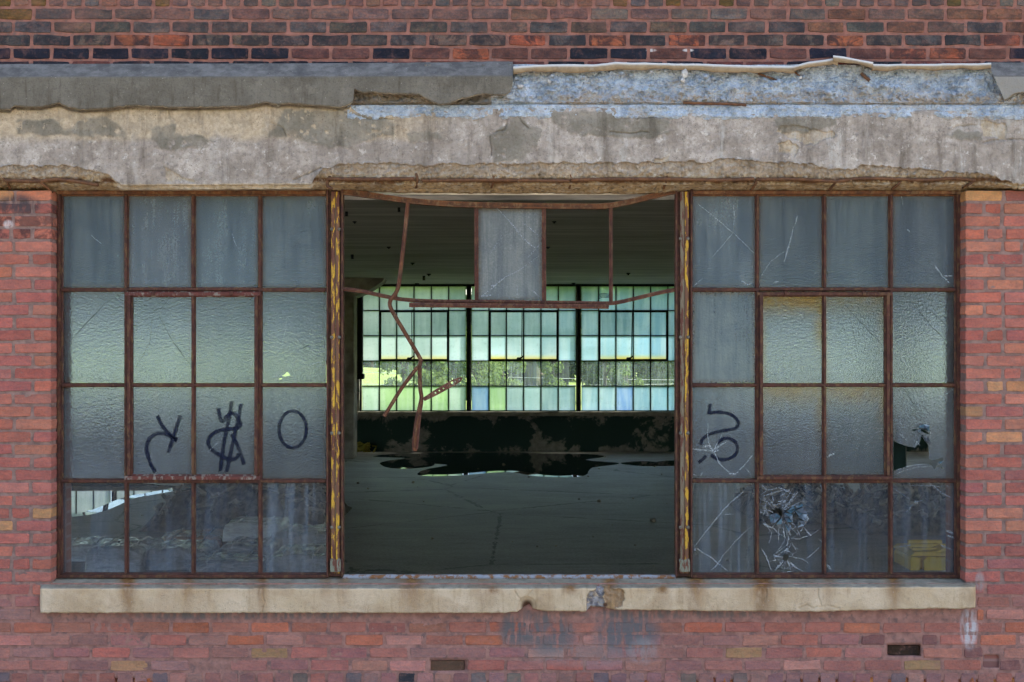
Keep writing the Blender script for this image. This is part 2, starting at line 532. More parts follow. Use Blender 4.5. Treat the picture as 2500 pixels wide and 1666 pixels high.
M_PUTTY = simple("old_putty", (.28, .22, .13), .9, .4, 60)

def mullion_paint(name, base, flake, thr, under=(.21, .185, .14)):
    m = Mat(name)
    n1 = m.noise(40, 6, .7, co=m.scaled((1.4, 1, .3))); n2 = m.noise(16, 5, .65, co=m.scaled((1.5, 1, .35)))
    c = m.mix(m.map(n2, .4, .6), under, base)
    c = m.mix(m.map(n1, thr, thr + .03), c, flake)
    c = m.mix(m.map(m.noise(150, 4), .58, .7, 0, .6), c, (.05, .02, .012))
    return m.done(m.bsdf(c, .7, m.bump(n1, .4, .002), 0, .3))
M_MULL_Y = mullion_paint("flaking_yellow_paint", (.10, .034, .022), (.50, .29, .03), .51, (.15, .07, .04))
M_MULL_G = mullion_paint("grey_cover_strip", (.15, .115, .075), (.10, .036, .024), .50, (.17, .14, .095))
M_GREENP = mullion_paint("pale_green_paint", (.17, .18, .13), (.11, .04, .025), .5, (.2, .2, .15))

def frosted(name, trans=0.62, rough=.26, rust=0.0, tint=(.84, .86, .98)):
    m = Mat(name)
    oi = m.info(); col = oi["Color"]; al = oi["Alpha"]; rnd = oi["Random"]
    off = m.n("ShaderNodeCombineXYZ"); m.put(off.inputs[0], m.math('MULTIPLY', rnd, 37.0)); m.put(off.inputs[2], m.math('MULTIPLY', rnd, 11.0))
    va = m.n("ShaderNodeVectorMath", operation='ADD'); m.put(va.inputs[0], m.pos); m.put(va.inputs[1], off.outputs[0]); pp = va.outputs[0]
    tc = m.n("ShaderNodeTexCoord").outputs["Object"]; x, y, z = m.xyz(tc)
    stk = m.noise(22, 6, .65, co=m.scaled((1, 1, .06), pp)); blot = m.noise(4.5, 6, .65, co=pp); fin = m.noise(60, 5, .6, co=pp)
    film = m.mix(m.map(stk, .35, .62), m.mix(1.0, col, (.74, .78, .82), 'MULTIPLY'), m.mix(1.0, col, (1.22, 1.2, 1.16), 'MULTIPLY'))
    film = m.mix(m.map(blot, .42, .66, 0, .6), film, m.mix(1.0, col, (.62, .68, .76), 'MULTIPLY'))
    film = m.mix(m.map(blot, .40, .28, 0, .55), film, m.mix(1.0, col, (1.5, 1.42, 1.3), 'MULTIPLY'))
    # grime gathered in the corners and under the bars
    ed = m.math('MAXIMUM', m.map(m.math('ABSOLUTE', x), .42, .5), m.math('MAXIMUM', m.map(z, .43, .5), m.map(z, -.44, -.5)))
    film = m.mix(m.math('MULTIPLY', ed, m.map(fin, .3, .62, .1, .75)), film, (.16, .125, .085))
    film = m.mix(m.math('MULTIPLY', m.map(stk, .62, .74, 0, .7), m.map(z, -.2, .5)), film, (.24, .17, .09))
    ham = m.voro(115, feature='SMOOTH_F1', co=pp); ham2 = m.noise(80, 3, .5, co=pp)
    hh = m.math('ADD', ham, m.math('MULTIPLY', ham2, 1.2))
    nrm = m.bump(hh, .35, .006)
    em = m.noise(105, 4, .65, dist=.5, co=pp)
    amt = m.map(m.noise(3, 2, .5, co=pp), .35, .65, .04, .3)
    film = m.mix(m.math('MULTIPLY', m.map(em, .5, .38), amt), film, m.mix(1.0, film, (.5, .56, .62), 'MULTIPLY'))
    film = m.mix(m.math('MULTIPLY', m.map(em, .53, .66), amt), film, m.mix(1.0, film, (1.9, 1.88, 1.85), 'MULTIPLY'))  # light and dark of the embossed relief put into the film colour
    tcol = tint
    if rust > 0:
        ex = m.map(x, .5, .22, .9, 0); exl = m.map(x, -.5, -.38, .45, 0); ez = m.map(z, .5, .12, 1, 0)
        f = m.math('MAXIMUM', m.math('MAXIMUM', m.math('MULTIPLY', ex, m.map(z, -.4, .3)), exl), ez)
        f = m.math('POWER', f, 1.7)
        f = m.math('MULTIPLY', f, m.map(m.noise(9, 6, .7, co=pp), .3, .62, .35, 1.0))
        f = m.math('MULTIPLY', f, rust, True)
        film = m.mix(f, film, (.40, .225, .07)); tcol = m.mix(f, tint, (.85, .62, .28))
    d = m.n("ShaderNodeBsdfDiffuse"); m.put(d.inputs[0], film)
    r = m.n("ShaderNodeBsdfRefraction"); m.put(r.inputs[0], tcol); r.inputs["Roughness"].default_value = rough; r.inputs["IOR"].default_value = 1.22
    m.put(r.inputs["Normal"], nrm)
    s1 = m.mixs(m.math('MULTIPLY', al, trans), d.outputs[0], r.outputs[0])
    g = m.n("ShaderNodeBsdfGlossy"); g.inputs["Roughness"].default_value = .32; m.put(g.inputs["Normal"], nrm)
    fr = m.n("ShaderNodeFresnel"); fr.inputs[0].default_value = 1.45
    return m.done(m.mixs(m.math('MULTIPLY', fr.outputs[0], .5), s1, g.outputs[0]))
M_FROST = frosted("obscured_glass")
M_FROST_R = frosted("obscured_glass_rust_edged", rust=1.0)
M_FROST_R2 = frosted("obscured_glass_lightly_rusted", rust=.45)

def clear_glass(name, dust=.22, streak=.3, tintd=(.30, .33, .35), glow=0.0):
    m = Mat(name)
    stk = m.noise(30, 5, .6, co=m.scaled((1, 1, .05))); bl = m.noise(7, 5, .6)
    f = m.math('ADD', m.map(stk, .42, .72, 0, streak), m.map(bl, .3, .75, dust * .35, dust))
    f = m.math('ADD', f, m.map(m.noise(160, 3), .70, .78, 0, .15), True)
    oi = m.info(); f = m.math('MULTIPLY', f, oi["Alpha"], True)
    d = m.n("ShaderNodeBsdfDiffuse"); m.put(d.inputs[0], tintd)
    t = m.n("ShaderNodeBsdfTransparent"); t.inputs[0].default_value = (.93, .96, .96, 1)
    ds = d.outputs[0]
    if glow:
        tl = m.n("ShaderNodeBsdfTranslucent"); m.put(tl.inputs[0], (.62, .74, .74)); ds = m.mixs(glow, ds, tl.outputs[0])
    s1 = m.mixs(f, t.outputs[0], ds)
    g = m.n("ShaderNodeBsdfGlossy"); g.inputs["Roughness"].default_value = .03
    fr = m.n("ShaderNodeFresnel"); fr.inputs[0].default_value = 1.4
    return m.done(m.mixs(m.math('MULTIPLY', fr.outputs[0], .35), s1, g.outputs[0]))
M_CLEAR = clear_glass("dusty_clear_glass", .075, .09, (.15, .225, .33))
M_DUSTY = clear_glass("streaked_clear_glass", .08, .22, (.21, .27, .34))
M_BCLEAR = clear_glass("far_clear_glass", .09, .10, (.4, .46, .45), .8)

def back_frost():
    m = Mat("far_obscured_glass")
    oi = m.info(); col = oi["Color"]; al = oi["Alpha"]
    stk = m.noise(9, 4, .6, co=m.scaled((1, 1, .12))); n1 = m.noise(1.1, 4, .6, co=m.scaled((.35, 1, 1.5)))
    tc = m.n("ShaderNodeTexCoord").outputs["Object"]; x, y, z = m.xyz(tc)
    c = m.mix(m.map(stk, .35, .7, 0, .7), col, m.mix(.6, col, (.85, .9, .9)))
    c = m.mix(m.map(m.noise(26, 4, .6), .55, .72, 0, .4), c, m.mix(1.0, c, (.6, .62, .6), 'MULTIPLY'))
    ed = m.math('MAXIMUM', m.map(m.math('ABSOLUTE', x), .36, .5), m.map(z, .36, .5))
    c = m.mix(m.math('MULTIPLY', ed, .5), c, m.mix(1.0, c, (.62, .66, .6), 'MULTIPLY'))
    c = m.mix(m.map(n1, .4, .65, 0, .5), c, m.mix(.45, c, (.2, .35, .3)))
    low = m.math('MULTIPLY', m.map(z, -.2, -.5, 0, 1), al)
    c = m.mix(m.math('MULTIPLY', low, .9), c, (.85, .70, .18))
    t = m.n("ShaderNodeBsdfTranslucent"); m.put(t.inputs[0], c)
    r = m.n("ShaderNodeBsdfRefraction"); m.put(r.inputs[0], c); r.inputs["Roughness"].default_value = .30; r.inputs["IOR"].default_value = 1.2
    d = m.n("ShaderNodeBsdfDiffuse"); m.put(d.inputs[0], m.mix(.5, c, (.2, .2, .2)))
    return m.done(m.mixs(.08, m.mixs(.34, t.outputs[0], r.outputs[0]), d.outputs[0]))
M_BFROST = back_frost()

def crack_mat():
    m = Mat("crushed_glass_crack")
    n1 = m.noise(160, 4, .7)
    d = m.n("ShaderNodeBsdfDiffuse"); d.inputs[0].default_value = (.46, .51, .55, 1)
    t = m.n("ShaderNodeBsdfTransparent")
    return m.done(m.mixs(m.map(n1, .38, .62, .02, .7), t.outputs[0], d.outputs[0]))
M_CRACK = crack_mat()
M_CRACKD = simple("hairline_dark_crack", (.06, .07, .07), .6, .2)

def spray_mat():
    m = Mat("navy_spray_paint")
    r, g, b, al = m.mask()
    n1 = m.noise(220, 3, .6)
    d = m.bsdf((.006, .010, .026), .6, None, 0, .1)
    t = m.n("ShaderNodeBsdfTransparent")
    f = m.math('MULTIPLY', m.map(m.math('ADD', r, m.math('MULTIPLY', m.math('SUBTRACT', n1, .5), .7)), .06, .85), m.map(m.noise(10, 5, .65), .32, .6, .55, .96))
    return m.done(m.mixs(f, t.outputs[0], d))
M_SPRAY = spray_mat()

def sill_mat():
    m = Mat("cast_stone_sill")
    r, g, b, al = m.mask()
    n1 = m.noise(5, 5, .6); n2 = m.noise(40, 6, .65); n3 = m.noise(170, 4)
    c = m.mix(m.map(n1, .3, .7), (.50, .375, .235), (.60, .475, .33))
    c = m.mix(m.map(n2, .5, .75, 0, .5), c, (.34, .26, .17))
    c = m.mix(m.map(n2, .28, .4, .35, 0), c, (.5, .44, .35))
    top = m.mix(m.map(m.noise(18, 5, .6), .3, .7), (.21, .195, .15), (.31, .285, .22))
    c = m.mix(g, c, top)
    rn = m.noise(26, 5, .65, co=m.scaled((1, 1, .4)))
    c = m.mix(m.math('MULTIPLY', r, m.map(rn, .25, .6, .8, 1.7), True), c, m.mix(m.map(rn, .45, .65), (.17, .075, .025), (.30, .165, .06)))
    c = m.mix(m.math('MULTIPLY', b, m.map(m.noise(40, 5, .7), .3, .55)), c, m.mix(m.map(m.noise(28, 4), .42, .6), (.34, .33, .34), (.13, .12, .13)))
    c = m.mix(m.map(m.noise(7, 7, .7), .5, .66, 0, .3), c, m.mix(1.0, c, (.66, .62, .56), 'MULTIPLY'))
    c = m.mix(al, c, (.10, .05, .03))
    c = m.mix(m.map(m.voro(24), .055, .03, 0, .8), c, (.5, .48, .46))
    c = m.mix(m.math('MULTIPLY', m.map(m.voro(75), .17, .07), m.map(m.noise(9, 4), .48, .62)), c, (.13, .10, .07))
    c = m.mix(m.map(m.noise(13, 6, .65, co=m.scaled((2.2, 1, .3))), .54, .7, 0, .4), c, m.mix(1.0, c, (.6, .53, .42), 'MULTIPLY'))
    return m.done(m.bsdf(c, .9, m.bump(m.math('ADD', n2, m.math('MULTIPLY', n3, .6)), .8, .008), 0, .15))
M_SILL = sill_mat()

def floor_mat():
    m = Mat("stained_concrete_floor")
    n1 = m.noise(1.6, 6, .65, co=m.scaled((.5, 1, 1))); n2 = m.noise(9, 5, .6, co=m.scaled((.3, 1, 1)))
    c = m.mix(m.map(n1, .3, .7), (.20, .182, .165), (.32, .292, .262))
    c = m.mix(m.map(n2, .5, .72, 0, .6), c, (.155, .145, .136))
    c = m.mix(m.map(n2, .34, .24, 0, .4), c, (.27, .27, .255))
    n3 = m.noise(60, 5, .7, co=m.scaled((.6, 1, 1)))
    c = m.mix(m.map(n3, .45, .7, 0, .55), c, m.mix(1.0, c, (.5, .5, .5), 'MULTIPLY'))
    c = m.mix(m.map(m.voro(9), .05, .025), c, (.33, .31, .28))
    c = m.mix(m.map(m.voro(14), .06, .03), c, (.03, .03, .03))
    ck = m.voro(.33, feature='DISTANCE_TO_EDGE', co=m.scaled((1, 1, 0)))
    ck2 = m.math('ADD', ck, m.math('MULTIPLY', m.math('SUBTRACT', m.noise(3, 5, .7), .5), .06))
    c = m.mix(m.map(m.math('ABSOLUTE', ck2), .006, .002), c, (.06, .056, .05))
    rg = m.map(n3, .3, .7, .42, .68)
    return m.done(m.bsdf(c, rg, m.bump(m.math('ADD', n2, n3), .25, .010), 0, .45))
M_FLOOR = floor_mat()

def ceiling_mat():
    m = Mat("board_marked_ceiling")
    st = m.noise(7, 5, .6, co=m.scaled((.09, 1, 1))); n1 = m.noise(.9, 5, .6, co=m.scaled((.4, 1, 1)))
    c = m.mix(m.map(st, .3, .7), (.46, .44, .39), (.70, .67, .60))
    c = m.mix(m.map(n1, .45, .65, 0, .55), c, (.36, .35, .28))
    return m.done(m.bsdf(c, .9, m.bump(st, .3, .02), 0, .2))
M_CEIL = ceiling_mat()

def dado_mat():
    m = Mat("peeling_green_wall_paint")
    x, y, z = m.xyz()
    n1 = m.noise(1.5, 7, .68, dist=.4); n2 = m.noise(10, 5, .65)
    f = m.map(m.math('ADD', n1, m.math('MULTIPLY', m.map(m.math('ABSOLUTE', m.math('SUBTRACT', z, ZF + .38)), .16, .46), -.14)), .36, .42)
    c = m.mix(f, m.mix(m.map(n2, .3, .7), (.20, .185, .155), (.34, .315, .27)), (.020, .050, .041))
    return m.done(m.bsdf(c, .7, m.bump(m.math('ADD', f, n2), .3, .01), 0, .3))
M_DADO = dado_mat()
M_INWALL = simple("grey_inside_wall", (.32, .30, .26), .9, .4, 3)
M_WHITES = simple("pale_soffit", (.82, .79, .73), .9, .15, 8)
M_SLEDGE = simple("pale_window_board", (.3, .27, .22), .85, .3, 6)
def water_mat():
    m = Mat("standing_water")
    return m.done(m.bsdf((.012, .016, .017), .02, m.bump(m.noise(3, 2), .03, .004), 0, .9))
M_WATER = water_mat()
def wrap_mat(name, col):
    m = Mat(name)
    w_ = m.noise(14, 5, .65, co=m.scaled((.5, 1, 2.0)), dist=1.2)
    c = m.mix(m.map(w_, .3, .7), tuple(x * .7 for x in col), tuple(x * 1.25 for x in col))
    return m.done(m.bsdf(c, m.map(m.noise(6), .35, .65, .08, .35), m.bump(w_, .7, .04), 0, .8, Coat_Weight=.6, Coat_Roughness=.08))
M_WRAP = wrap_mat("clear_plastic_wrap", (.34, .32, .31))
M_WRAP2 = wrap_mat("brown_wrapped_board", (.42, .24, .14))
M_WRAP3 = wrap_mat("milky_plastic_wrap", (.58, .55, .5))
M_SOIL = simple("rubble_and_dirt", (.10, .085, .062), .95, .6, 14, 0, .8)
M_CHIP = simple("pale_debris", (.27, .23, .17), .9, .5, 9)
M_YELLOW = simple("yellow_plastic", (.72, .45, .03), .45, .12, 5, 0, .05, .5)
M_GRCOL = simple("dark_green_column_paint", (.012, .045, .035), .5, .3, 5)
M_BLACK = simple("black_iron", (.008, .008, .008), .7, .3, 30)
M_YTRASH = simple("faded_yellow_scraps", (.30, .26, .05), .9, .4, 20)

def ground_mat():
    m = Mat("yard_gravel")
    n1 = m.noise(.6, 6, .6); n2 = m.noise(30, 5, .65)
    c = m.mix(m.map(n1, .3, .7), (.30, .255, .2), (.38, .33, .265))
    c = m.mix(m.map(n2, .4, .7, 0, .5), c, (.2, .17, .13))
    return m.done(m.bsdf(c, .95, m.bump(n2, .6, .02)))
def grass_mat():
    m = Mat("lawn_grass")
    n1 = m.noise(.25, 6, .65, co=m.scaled((1, .5, 1))); n2 = m.noise(5, 5, .65)
    c = m.mix(m.map(n1, .3, .7), (.13, .20, .03), (.22, .28, .05))
    c = m.mix(m.map(n2, .4, .7, 0, .6), c, (.10, .15, .025))
    return m.done(m.bsdf(c, .9, m.bump(n2, .6, .05)))
def leaf_mat(name, ca, cb):
    m = Mat(name)
    c = m.mix(m.map(m.noise(1.4, 4, .6), .3, .7), ca, cb)
    d = m.n("ShaderNodeBsdfDiffuse"); m.put(d.inputs[0], c)
    t = m.n("ShaderNodeBsdfTranslucent"); m.put(t.inputs[0], m.mix(.4, c, (.16, .2, .03)))
    return m.done(m.mixs(.35, d.outputs[0], t.outputs[0]))
M_GROUND = ground_mat(); M_GRASS = grass_mat()
M_LEAF = leaf_mat("green_leaves", (.085, .15, .035), (.19, .26, .085))
M_LEAFD = leaf_mat("dark_leaves", (.03, .06, .03), (.06, .10, .05))
M_BARK = simple("bark", (.08, .06, .045), .95, .4, 8, 0, .6)
M_ASPH = simple("asphalt", (.055, .058, .062), .95, .3, 4)
M_SHED = simple("dark_shed_cladding", (.045, .04, .042), .85, .3, 2)
M_ROOFM = simple("dull_roof_sheet", (.10, .105, .11), .7, .2, 2)
M_POLE = simple("weathered_pole", (.34, .27, .22), .9, .3, 6)
M_WIRE = simple("pale_cable", (.45, .46, .47), .6, .1, 6)

# ---------------------------------------------------------------- setting: ground, building shell
def flat(name, x0, x1, y0, y1, z, mat, kind="structure"):
    o = mesh_obj(name, [(x0, y0, z), (x1, y0, z), (x1, y1, z), (x0, y1, z)], [(0, 1, 2, 3)], mat)
    o["kind"] = kind
    return o
flat("ground", -1500, 1500, -1500, 1500, -0.012, M_GRASS)
flat("yard_pavement", -60, 60, -45, 0.4, -0.004, M_GROUND)
flat("road", -300, 300, 98, 106, -0.008, M_ASPH)

flo = MB().box(-22, 22, 0.34, YB + .3, -0.3, ZF).build("floor", M_FLOOR); flo["kind"] = "structure"
cei = MB().box(-22, 22, 0.385, YB + .3, ZCE, ZCE + .25).build("ceiling", M_CEIL); cei["kind"] = "structure"
def side_wall(x0, x1):
    b = MB().box(x0, x1, 0.0, YB + .4, -.2, ZF + .9).box(x0, x1, 0.0, YB + .4, ZCE - .25, 8)
    for k in range(5): b.box(x0, x1, 4.7 * k, 4.7 * k + .7, ZF + .9, ZCE - .25)  # gaps between these posts: unseen bare openings added to brighten the hall
    return b
wl = side_wall(-22.3, -22.003).build("wall_left", M_INWALL); wl["kind"] = "structure"
wr = side_wall(22.003, 22.3).build("wall_right", M_INWALL); wr["kind"] = "structure"
rf = MB().box(-22.3, 22.3, 0.4, YB + .4, 7.75, 8.0).build("roof", M_ASPH); rf["kind"] = "structure"  # unseen slab, added to block the sun above the front

# back wall: dado, piers, wall above
BS = sc_at(YB) / PXM
def bx(px): return (px - CX) * BS
def bz(py): return ZC - (py - HY) * BS
bay = [(-857, -54), (10, 813), (877, 1680), (1744, 2547), (2611, 3414)]
wb = MB()
wb.box(-22, 22, YB, YB + .3, ZF - .2, bz(1008))
edges = [-22.0] + [v for b_ in bay for v in (bx(b_[0]), bx(b_[1]))] + [22.0]
for i in range(0, len(edges), 2):
    wb.box(edges[i], edges[i + 1], YB + .002, YB + .3, bz(1008), ZCE + .2)
wb.box(-22, 22, YB + .302, YB + .5, ZCE - .03, 7.9)
wbo = wb.build("wall_back", M_DADO); wbo["kind"] = "structure"
ws = MB().bbox(-22, 22, YB - .09, YB + .12, bz(1016), bz(1005), .01).build("window_board", M_SLEDGE, wbo)

# ---------------------------------------------------------------- back windows
def t_bar_mesh(name, w, d, mat):
    """1 m steel bar along z, w wide, ridge towards -y"""
    pr = [(-w / 2, d * .5), (-w / 2, d * .1), (-w * .28, d * .02), (-w * .28, -d * .5), (w * .28, -d * .5), (w * .28, d * .02), (w / 2, d * .1), (w / 2, d * .5)]
    return MB().prism(pr, (0, 0, -.5), (0, 0, .5), (1, 0, 0), (0, 1, 0)).mesh(name, mat)

def bar_v(me, name, parent, px, py0, py1, y, wscale=1.0):
    a_ = P(px, py0, y); b_ = P(px, py1, y)
    return obj_from(name, me, parent, ((a_[0]), y, (a_[2] + b_[2]) / 2), (0, 0, 0), (wscale, 1, abs(a_[2] - b_[2])))
def bar_h(me, name, parent, px0, px1, py, y, wscale=1.0):
    a_ = P(px0, py, y); b_ = P(px1, py, y)
    return obj_from(name, me, parent, ((a_[0] + b_[0]) / 2, y, a_[2]), (0, math.pi / 2, 0), (wscale, 1, abs(a_[0] - b_[0])))

UNIT_PANE = {}
def unit_pane(mat):
    if mat.name not in UNIT_PANE:
        UNIT_PANE[mat.name] = MB().box(-.5, .5, -.5, .5, -.5, .5).mesh("pane", mat)
    return UNIT_PANE[mat.name]
def pane(parent, px0, px1, py0, py1, y, mat, color=(.2, .22, .22, 1), th=.004, name="pane"):
    a_ = P(px0, py0, y); b_ = P(px1, py1, y)
    return obj_from(name, unit_pane(mat), parent, ((a_[0] + b_[0]) / 2, y, (a_[2] + b_[2]) / 2), (0, 0, 0),
                    (abs(b_[0] - a_[0]), th, abs(b_[2] - a_[2])), color)

ME_BB = t_bar_mesh("glazing_bar", .024, .03, M_BACKST)
ME_BV = t_bar_mesh("vent_frame", .045, .04, M_BACKST)
ME_BM = t_bar_mesh("mullion", .10, .12, M_BACKST)
rows_b = [697, 758.5, 820, 881.5, 943, 1004.5]
def back_window(x0, x1, label, detail):
    yb = YB + .16
    c = P((x0 + x1) / 2, 1006, yb)
    W = thing("steel_window", c, label, "window", "steel windows in the far wall")
    sec = (x1 - x0) / 3.0
    for s_ in range(3):
        sx0 = x0 + s_ * sec; sx1 = sx0 + sec
        if s_ > 0: bar_v(ME_BM, "mullion", W, sx0, 695, 1006, yb)
        cw = (sec - (14 if detail else 14)) / 6.0; gx = sx0 + 7
        xs = [gx + k * cw for k in range(7)]
        for k in range(1, 6):
            for (r0, r1) in (((0, 1), (1, 3), (3, 5)) if True else ()):
                bar_v(ME_BB, "glazing_bar", W, xs[k], rows_b[r0], rows_b[r1], yb)
        for r_ in range(1, 5):
            bar_h(ME_BB, "glazing_bar", W, xs[0], xs[6], rows_b[r_], yb + .004)
        # pivoted vent, four by two panes
        for py in (rows_b[1] + 2, rows_b[3] - 2): bar_h(ME_BV, "vent_frame", W, xs[1], xs[5], py, yb - .012)
        for px in (xs[1] + 2, xs[5] - 2): bar_v(ME_BV, "vent_frame", W, px, rows_b[1] + 1, rows_b[3] - 1, yb - .015)
        if detail:
            lx = xs[3] - 5
            MB().tube([P(lx - 1 + 2 * s_, rows_b[1] + 3, yb - .06), P(lx, rows_b[3] - 12, yb - .12)], .008, 4).build("pull_chain", M_BACKST, W)
            a_ = P(lx, rows_b[3] - 5, yb - .1)
            MB().tube([(a_[0] - .09, yb - .08, a_[2]), (a_[0] - .02, yb - .12, a_[2] + .01), (a_[0] + .03, yb - .1, a_[2] + .06)], [.03, .025, .012], 5).build("latch", M_BACKST, W)
        for r_ in range(5):
            for k in range(6):
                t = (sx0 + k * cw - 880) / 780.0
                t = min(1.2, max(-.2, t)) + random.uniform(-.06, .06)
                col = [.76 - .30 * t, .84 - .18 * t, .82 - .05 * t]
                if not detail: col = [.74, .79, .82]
                j = random.uniform(.88, 1.08) * (.95, .86, 1.08, 1, .92)[r_]; col = [q * j for q in col]  # row-by-row shading of the window put into pane colour
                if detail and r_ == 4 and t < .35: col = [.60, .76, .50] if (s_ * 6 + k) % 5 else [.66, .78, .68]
                mat = M_BFROST; al = 0.0
                if r_ == 3: mat = M_BCLEAR; al = random.uniform(.5, 1.3)
                elif r_ == 2 and 1 <= k <= 4: al = random.uniform(.5, 1.0)
                if r_ == 4 and detail and (s_, k) in ((1, 0), (2, 2)): col = [.40, .56, .78]
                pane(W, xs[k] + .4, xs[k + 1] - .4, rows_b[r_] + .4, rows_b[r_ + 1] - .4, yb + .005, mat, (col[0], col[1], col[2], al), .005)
    fr = MB()
    za, zb = P(0, 694, yb)[2], P(0, 1008, yb)[2]; xa, xb = P(x0 - 1, 0, yb)[0], P(x1 + 1, 0, yb)[0]
    for q in ((xa, xa + .06, zb, za), (xb - .06, xb, zb, za), (xa, xb, za - .05, za), (xa, xb, zb, zb + .05)):
        fr.box(q[0], q[1], yb - .03, yb + .05, q[2], q[3])
    fr.build("frame", M_BACKST, W)
    return W
back_window(bay[2][0], bay[2][1], "green tinted steel window in the far wall, seen through the empty middle opening", True)
back_window(bay[1][0], bay[1][1], "far steel window glowing through the frosted panes left of the opening", False)
back_window(bay[3][0], bay[3][1], "far steel window glowing through the frosted panes right of the opening", False)
def plain_back_window(x0, x1, label):  # coarse unseen bays, added to let more light into the hall
    yb = YB + .16
    W = thing("steel_window", P((x0 + x1) / 2, 1006, yb), label, "window", "steel windows in the far wall")
    for s_ in range(3):
        sx0 = x0 + s_ * (x1 - x0) / 3; sx1 = sx0 + (x1 - x0) / 3
        bar_v(ME_BM, "mullion", W, sx0 + 4, 695, 1006, yb)
        for r_ in range(5):
            bar_h(ME_BB, "glazing_bar", W, sx0 + 8, sx1, rows_b[r_], yb)
            pane(W, sx0 + 8, sx1, rows_b[r_] + 1, rows_b[r_ + 1] - 1, yb + .005, M_BCLEAR if r_ == 3 else M_BFROST, (.5, .72, .66, 0), .005)
plain_back_window(bay[0][0], bay[0][1], "far window at the extreme left of the hall, unseen, added to light the hall")
plain_back_window(bay[4][0], bay[4][1], "far window at the extreme right of the hall, unseen, added to light the hall")

# ---------------------------------------------------------------- beyond the far wall
hx, hy = np.meshgrid(np.linspace(-75, 5, 60), np.linspace(36, 150, 50), indexing='ij')
hz_ = 1.55 * np.exp(-((hx + 26) / 26) ** 2 - ((hy - 92) / 30) ** 2) + .06 * fbm(hx * .3, hy * .3, 3) - .05
hill = grid_mesh("grassy_hill", np.stack([hx, hy, hz_ + .01], -1).reshape(-1, 3), 60, 50, M_GRASS); hill["kind"] = "structure"

def tree(px, dist, h, w, mat, label, nleaf=2600, leaf=.16, low=.1, seed=0):
    r = random.Random(seed); x = (px - CX) / FPX * dist; y = dist - D
    T = thing("leafy_tree", (x, y, 0), label, "tree", "trees and bushes beyond the far windows")
    b = MB(); top = Vector((x + r.uniform(-.2, .2), y, h * .72))
    b.tube([(x, y, -.1), (x + .05, y, h * .25), (x, y + .05, h * .5), tuple(top)], [.05 * h ** .8, .035 * h ** .8, .025 * h ** .8, .01 * h], 7)
    cl = []
    for k in range(16):
        an = r.uniform(0, 6.283); hh = r.uniform(low, 1) * h; rad = w * .5 * (1 - .75 * abs(hh / h - .45) ** 1.3) * r.uniform(.45, 1)
        c = Vector((x + math.cos(an) * rad, y + math.sin(an) * rad, hh)); cl.append((c, r.uniform(.14, .26) * w))
        if k % 2 == 0: b.tube([(x, y, hh * .55), tuple((Vector((x, y, hh * .7)) + c) / 2), tuple(c)], [.02 * h ** .7, .014 * h ** .7, .006], 5)
    b.build("trunk", M_BARK, T)
    m = MB()
    for k in range(nleaf):
        c, rr = cl[r.randrange(len(cl))]
        d = Vector((r.gauss(0, 1), r.gauss(0, 1), r.gauss(0, .8)))
        d = d.normalized() * rr * r.uniform(.55, 1.1)
        p = c + d; s_ = leaf * r.uniform(.6, 1.4)
        u = Vector((r.gauss(0, 1), r.gauss(0, 1), r.gauss(0, 1))).normalized(); v = u.orthogonal().normalized()
        m.add([p - u * s_, p + v * s_ * .5, p + u * s_, p - v * s_ * .5], [(0, 1, 2, 3)])
    m.build("crown", mat, T)
tree(985, 46, 3.0, 1.9, M_LEAF, "bright pale leaved bush behind the bent bars, seen through the far window", 3600, .085, .0, 1)
tree(1040, 49, 3.4, 1.7, M_LEAF, "green bush just right of the bent bars beyond the far window", 3000, .09, .0, 2)
tree(1108, 58, 3.6, 2.4, M_LEAFD, "dark bush beside the first black mullion of the far window", 2600, .12, .0, 3)
tree(1172, 47, 3.0, 1.9, M_LEAF, "sunlit bush right of the first black mullion beyond the far window", 3400, .085, .0, 4)
tree(1225, 50, 3.2, 1.7, M_LEAF, "leafy bush left of the pale utility pole", 2800, .09, .0, 5)
tree(1352, 54, 3.4, 1.4, M_LEAF, "slim bush just right of the pale utility pole", 2400, .10, .0, 6)
tree(1475, 56, 3.4, 1.9, M_LEAFD, "dark rounded bush right of the second black mullion", 2800, .10, .0, 7)
tree(1528, 58, 3.2, 1.8, M_LEAF, "mid green bush beyond the right third of the far window", 2600, .10, .0, 8)
tree(1620, 66, 4.5, 3.4, M_LEAFD, "shadowy tree at the right edge of the far window", 3000, .15, .0, 9)
for k, (px, lab) in enumerate(((1120, "low dark thicket behind the first black mullion"), (1215, "low dark thicket left of the shed"), (1385, "low dark thicket right of the utility pole"), (1465, "low dark thicket right of the second far mullion"), (1560, "low dark thicket in the right far section"), (1660, "low dark thicket at the right end of the far window"))):
    tree(px, 88, 3.2, 4.2, M_LEAFD, lab, 2600, .2, .0, 60 + k)
for k, (px, d_) in enumerate(((905, 190), (1000, 200), (1130, 175), (1260, 195), (1390, 170), (1510, 185), (1640, 180), (760, 200), (560, 190), (1800, 185), (2000, 195))):
    tree(px, d_, 15 + (k * 37 % 5), 15, M_LEAFD,
         ["tall distant tree above the grassy hill", "tall distant tree behind the bent bars", "tall distant tree behind the first far mullion", "tall distant tree over the dark shed", "tall distant tree behind the second far mullion",
          "tall distant tree in the right far window section", "tall distant tree at the far window's right end", "tall distant tree left of the grassy hill", "tall distant tree behind the left frosted window", "tall distant tree behind the right frosted window", "farthest right distant tree behind the right frosted window"][k], 2200, .8, .02, 30 + k)

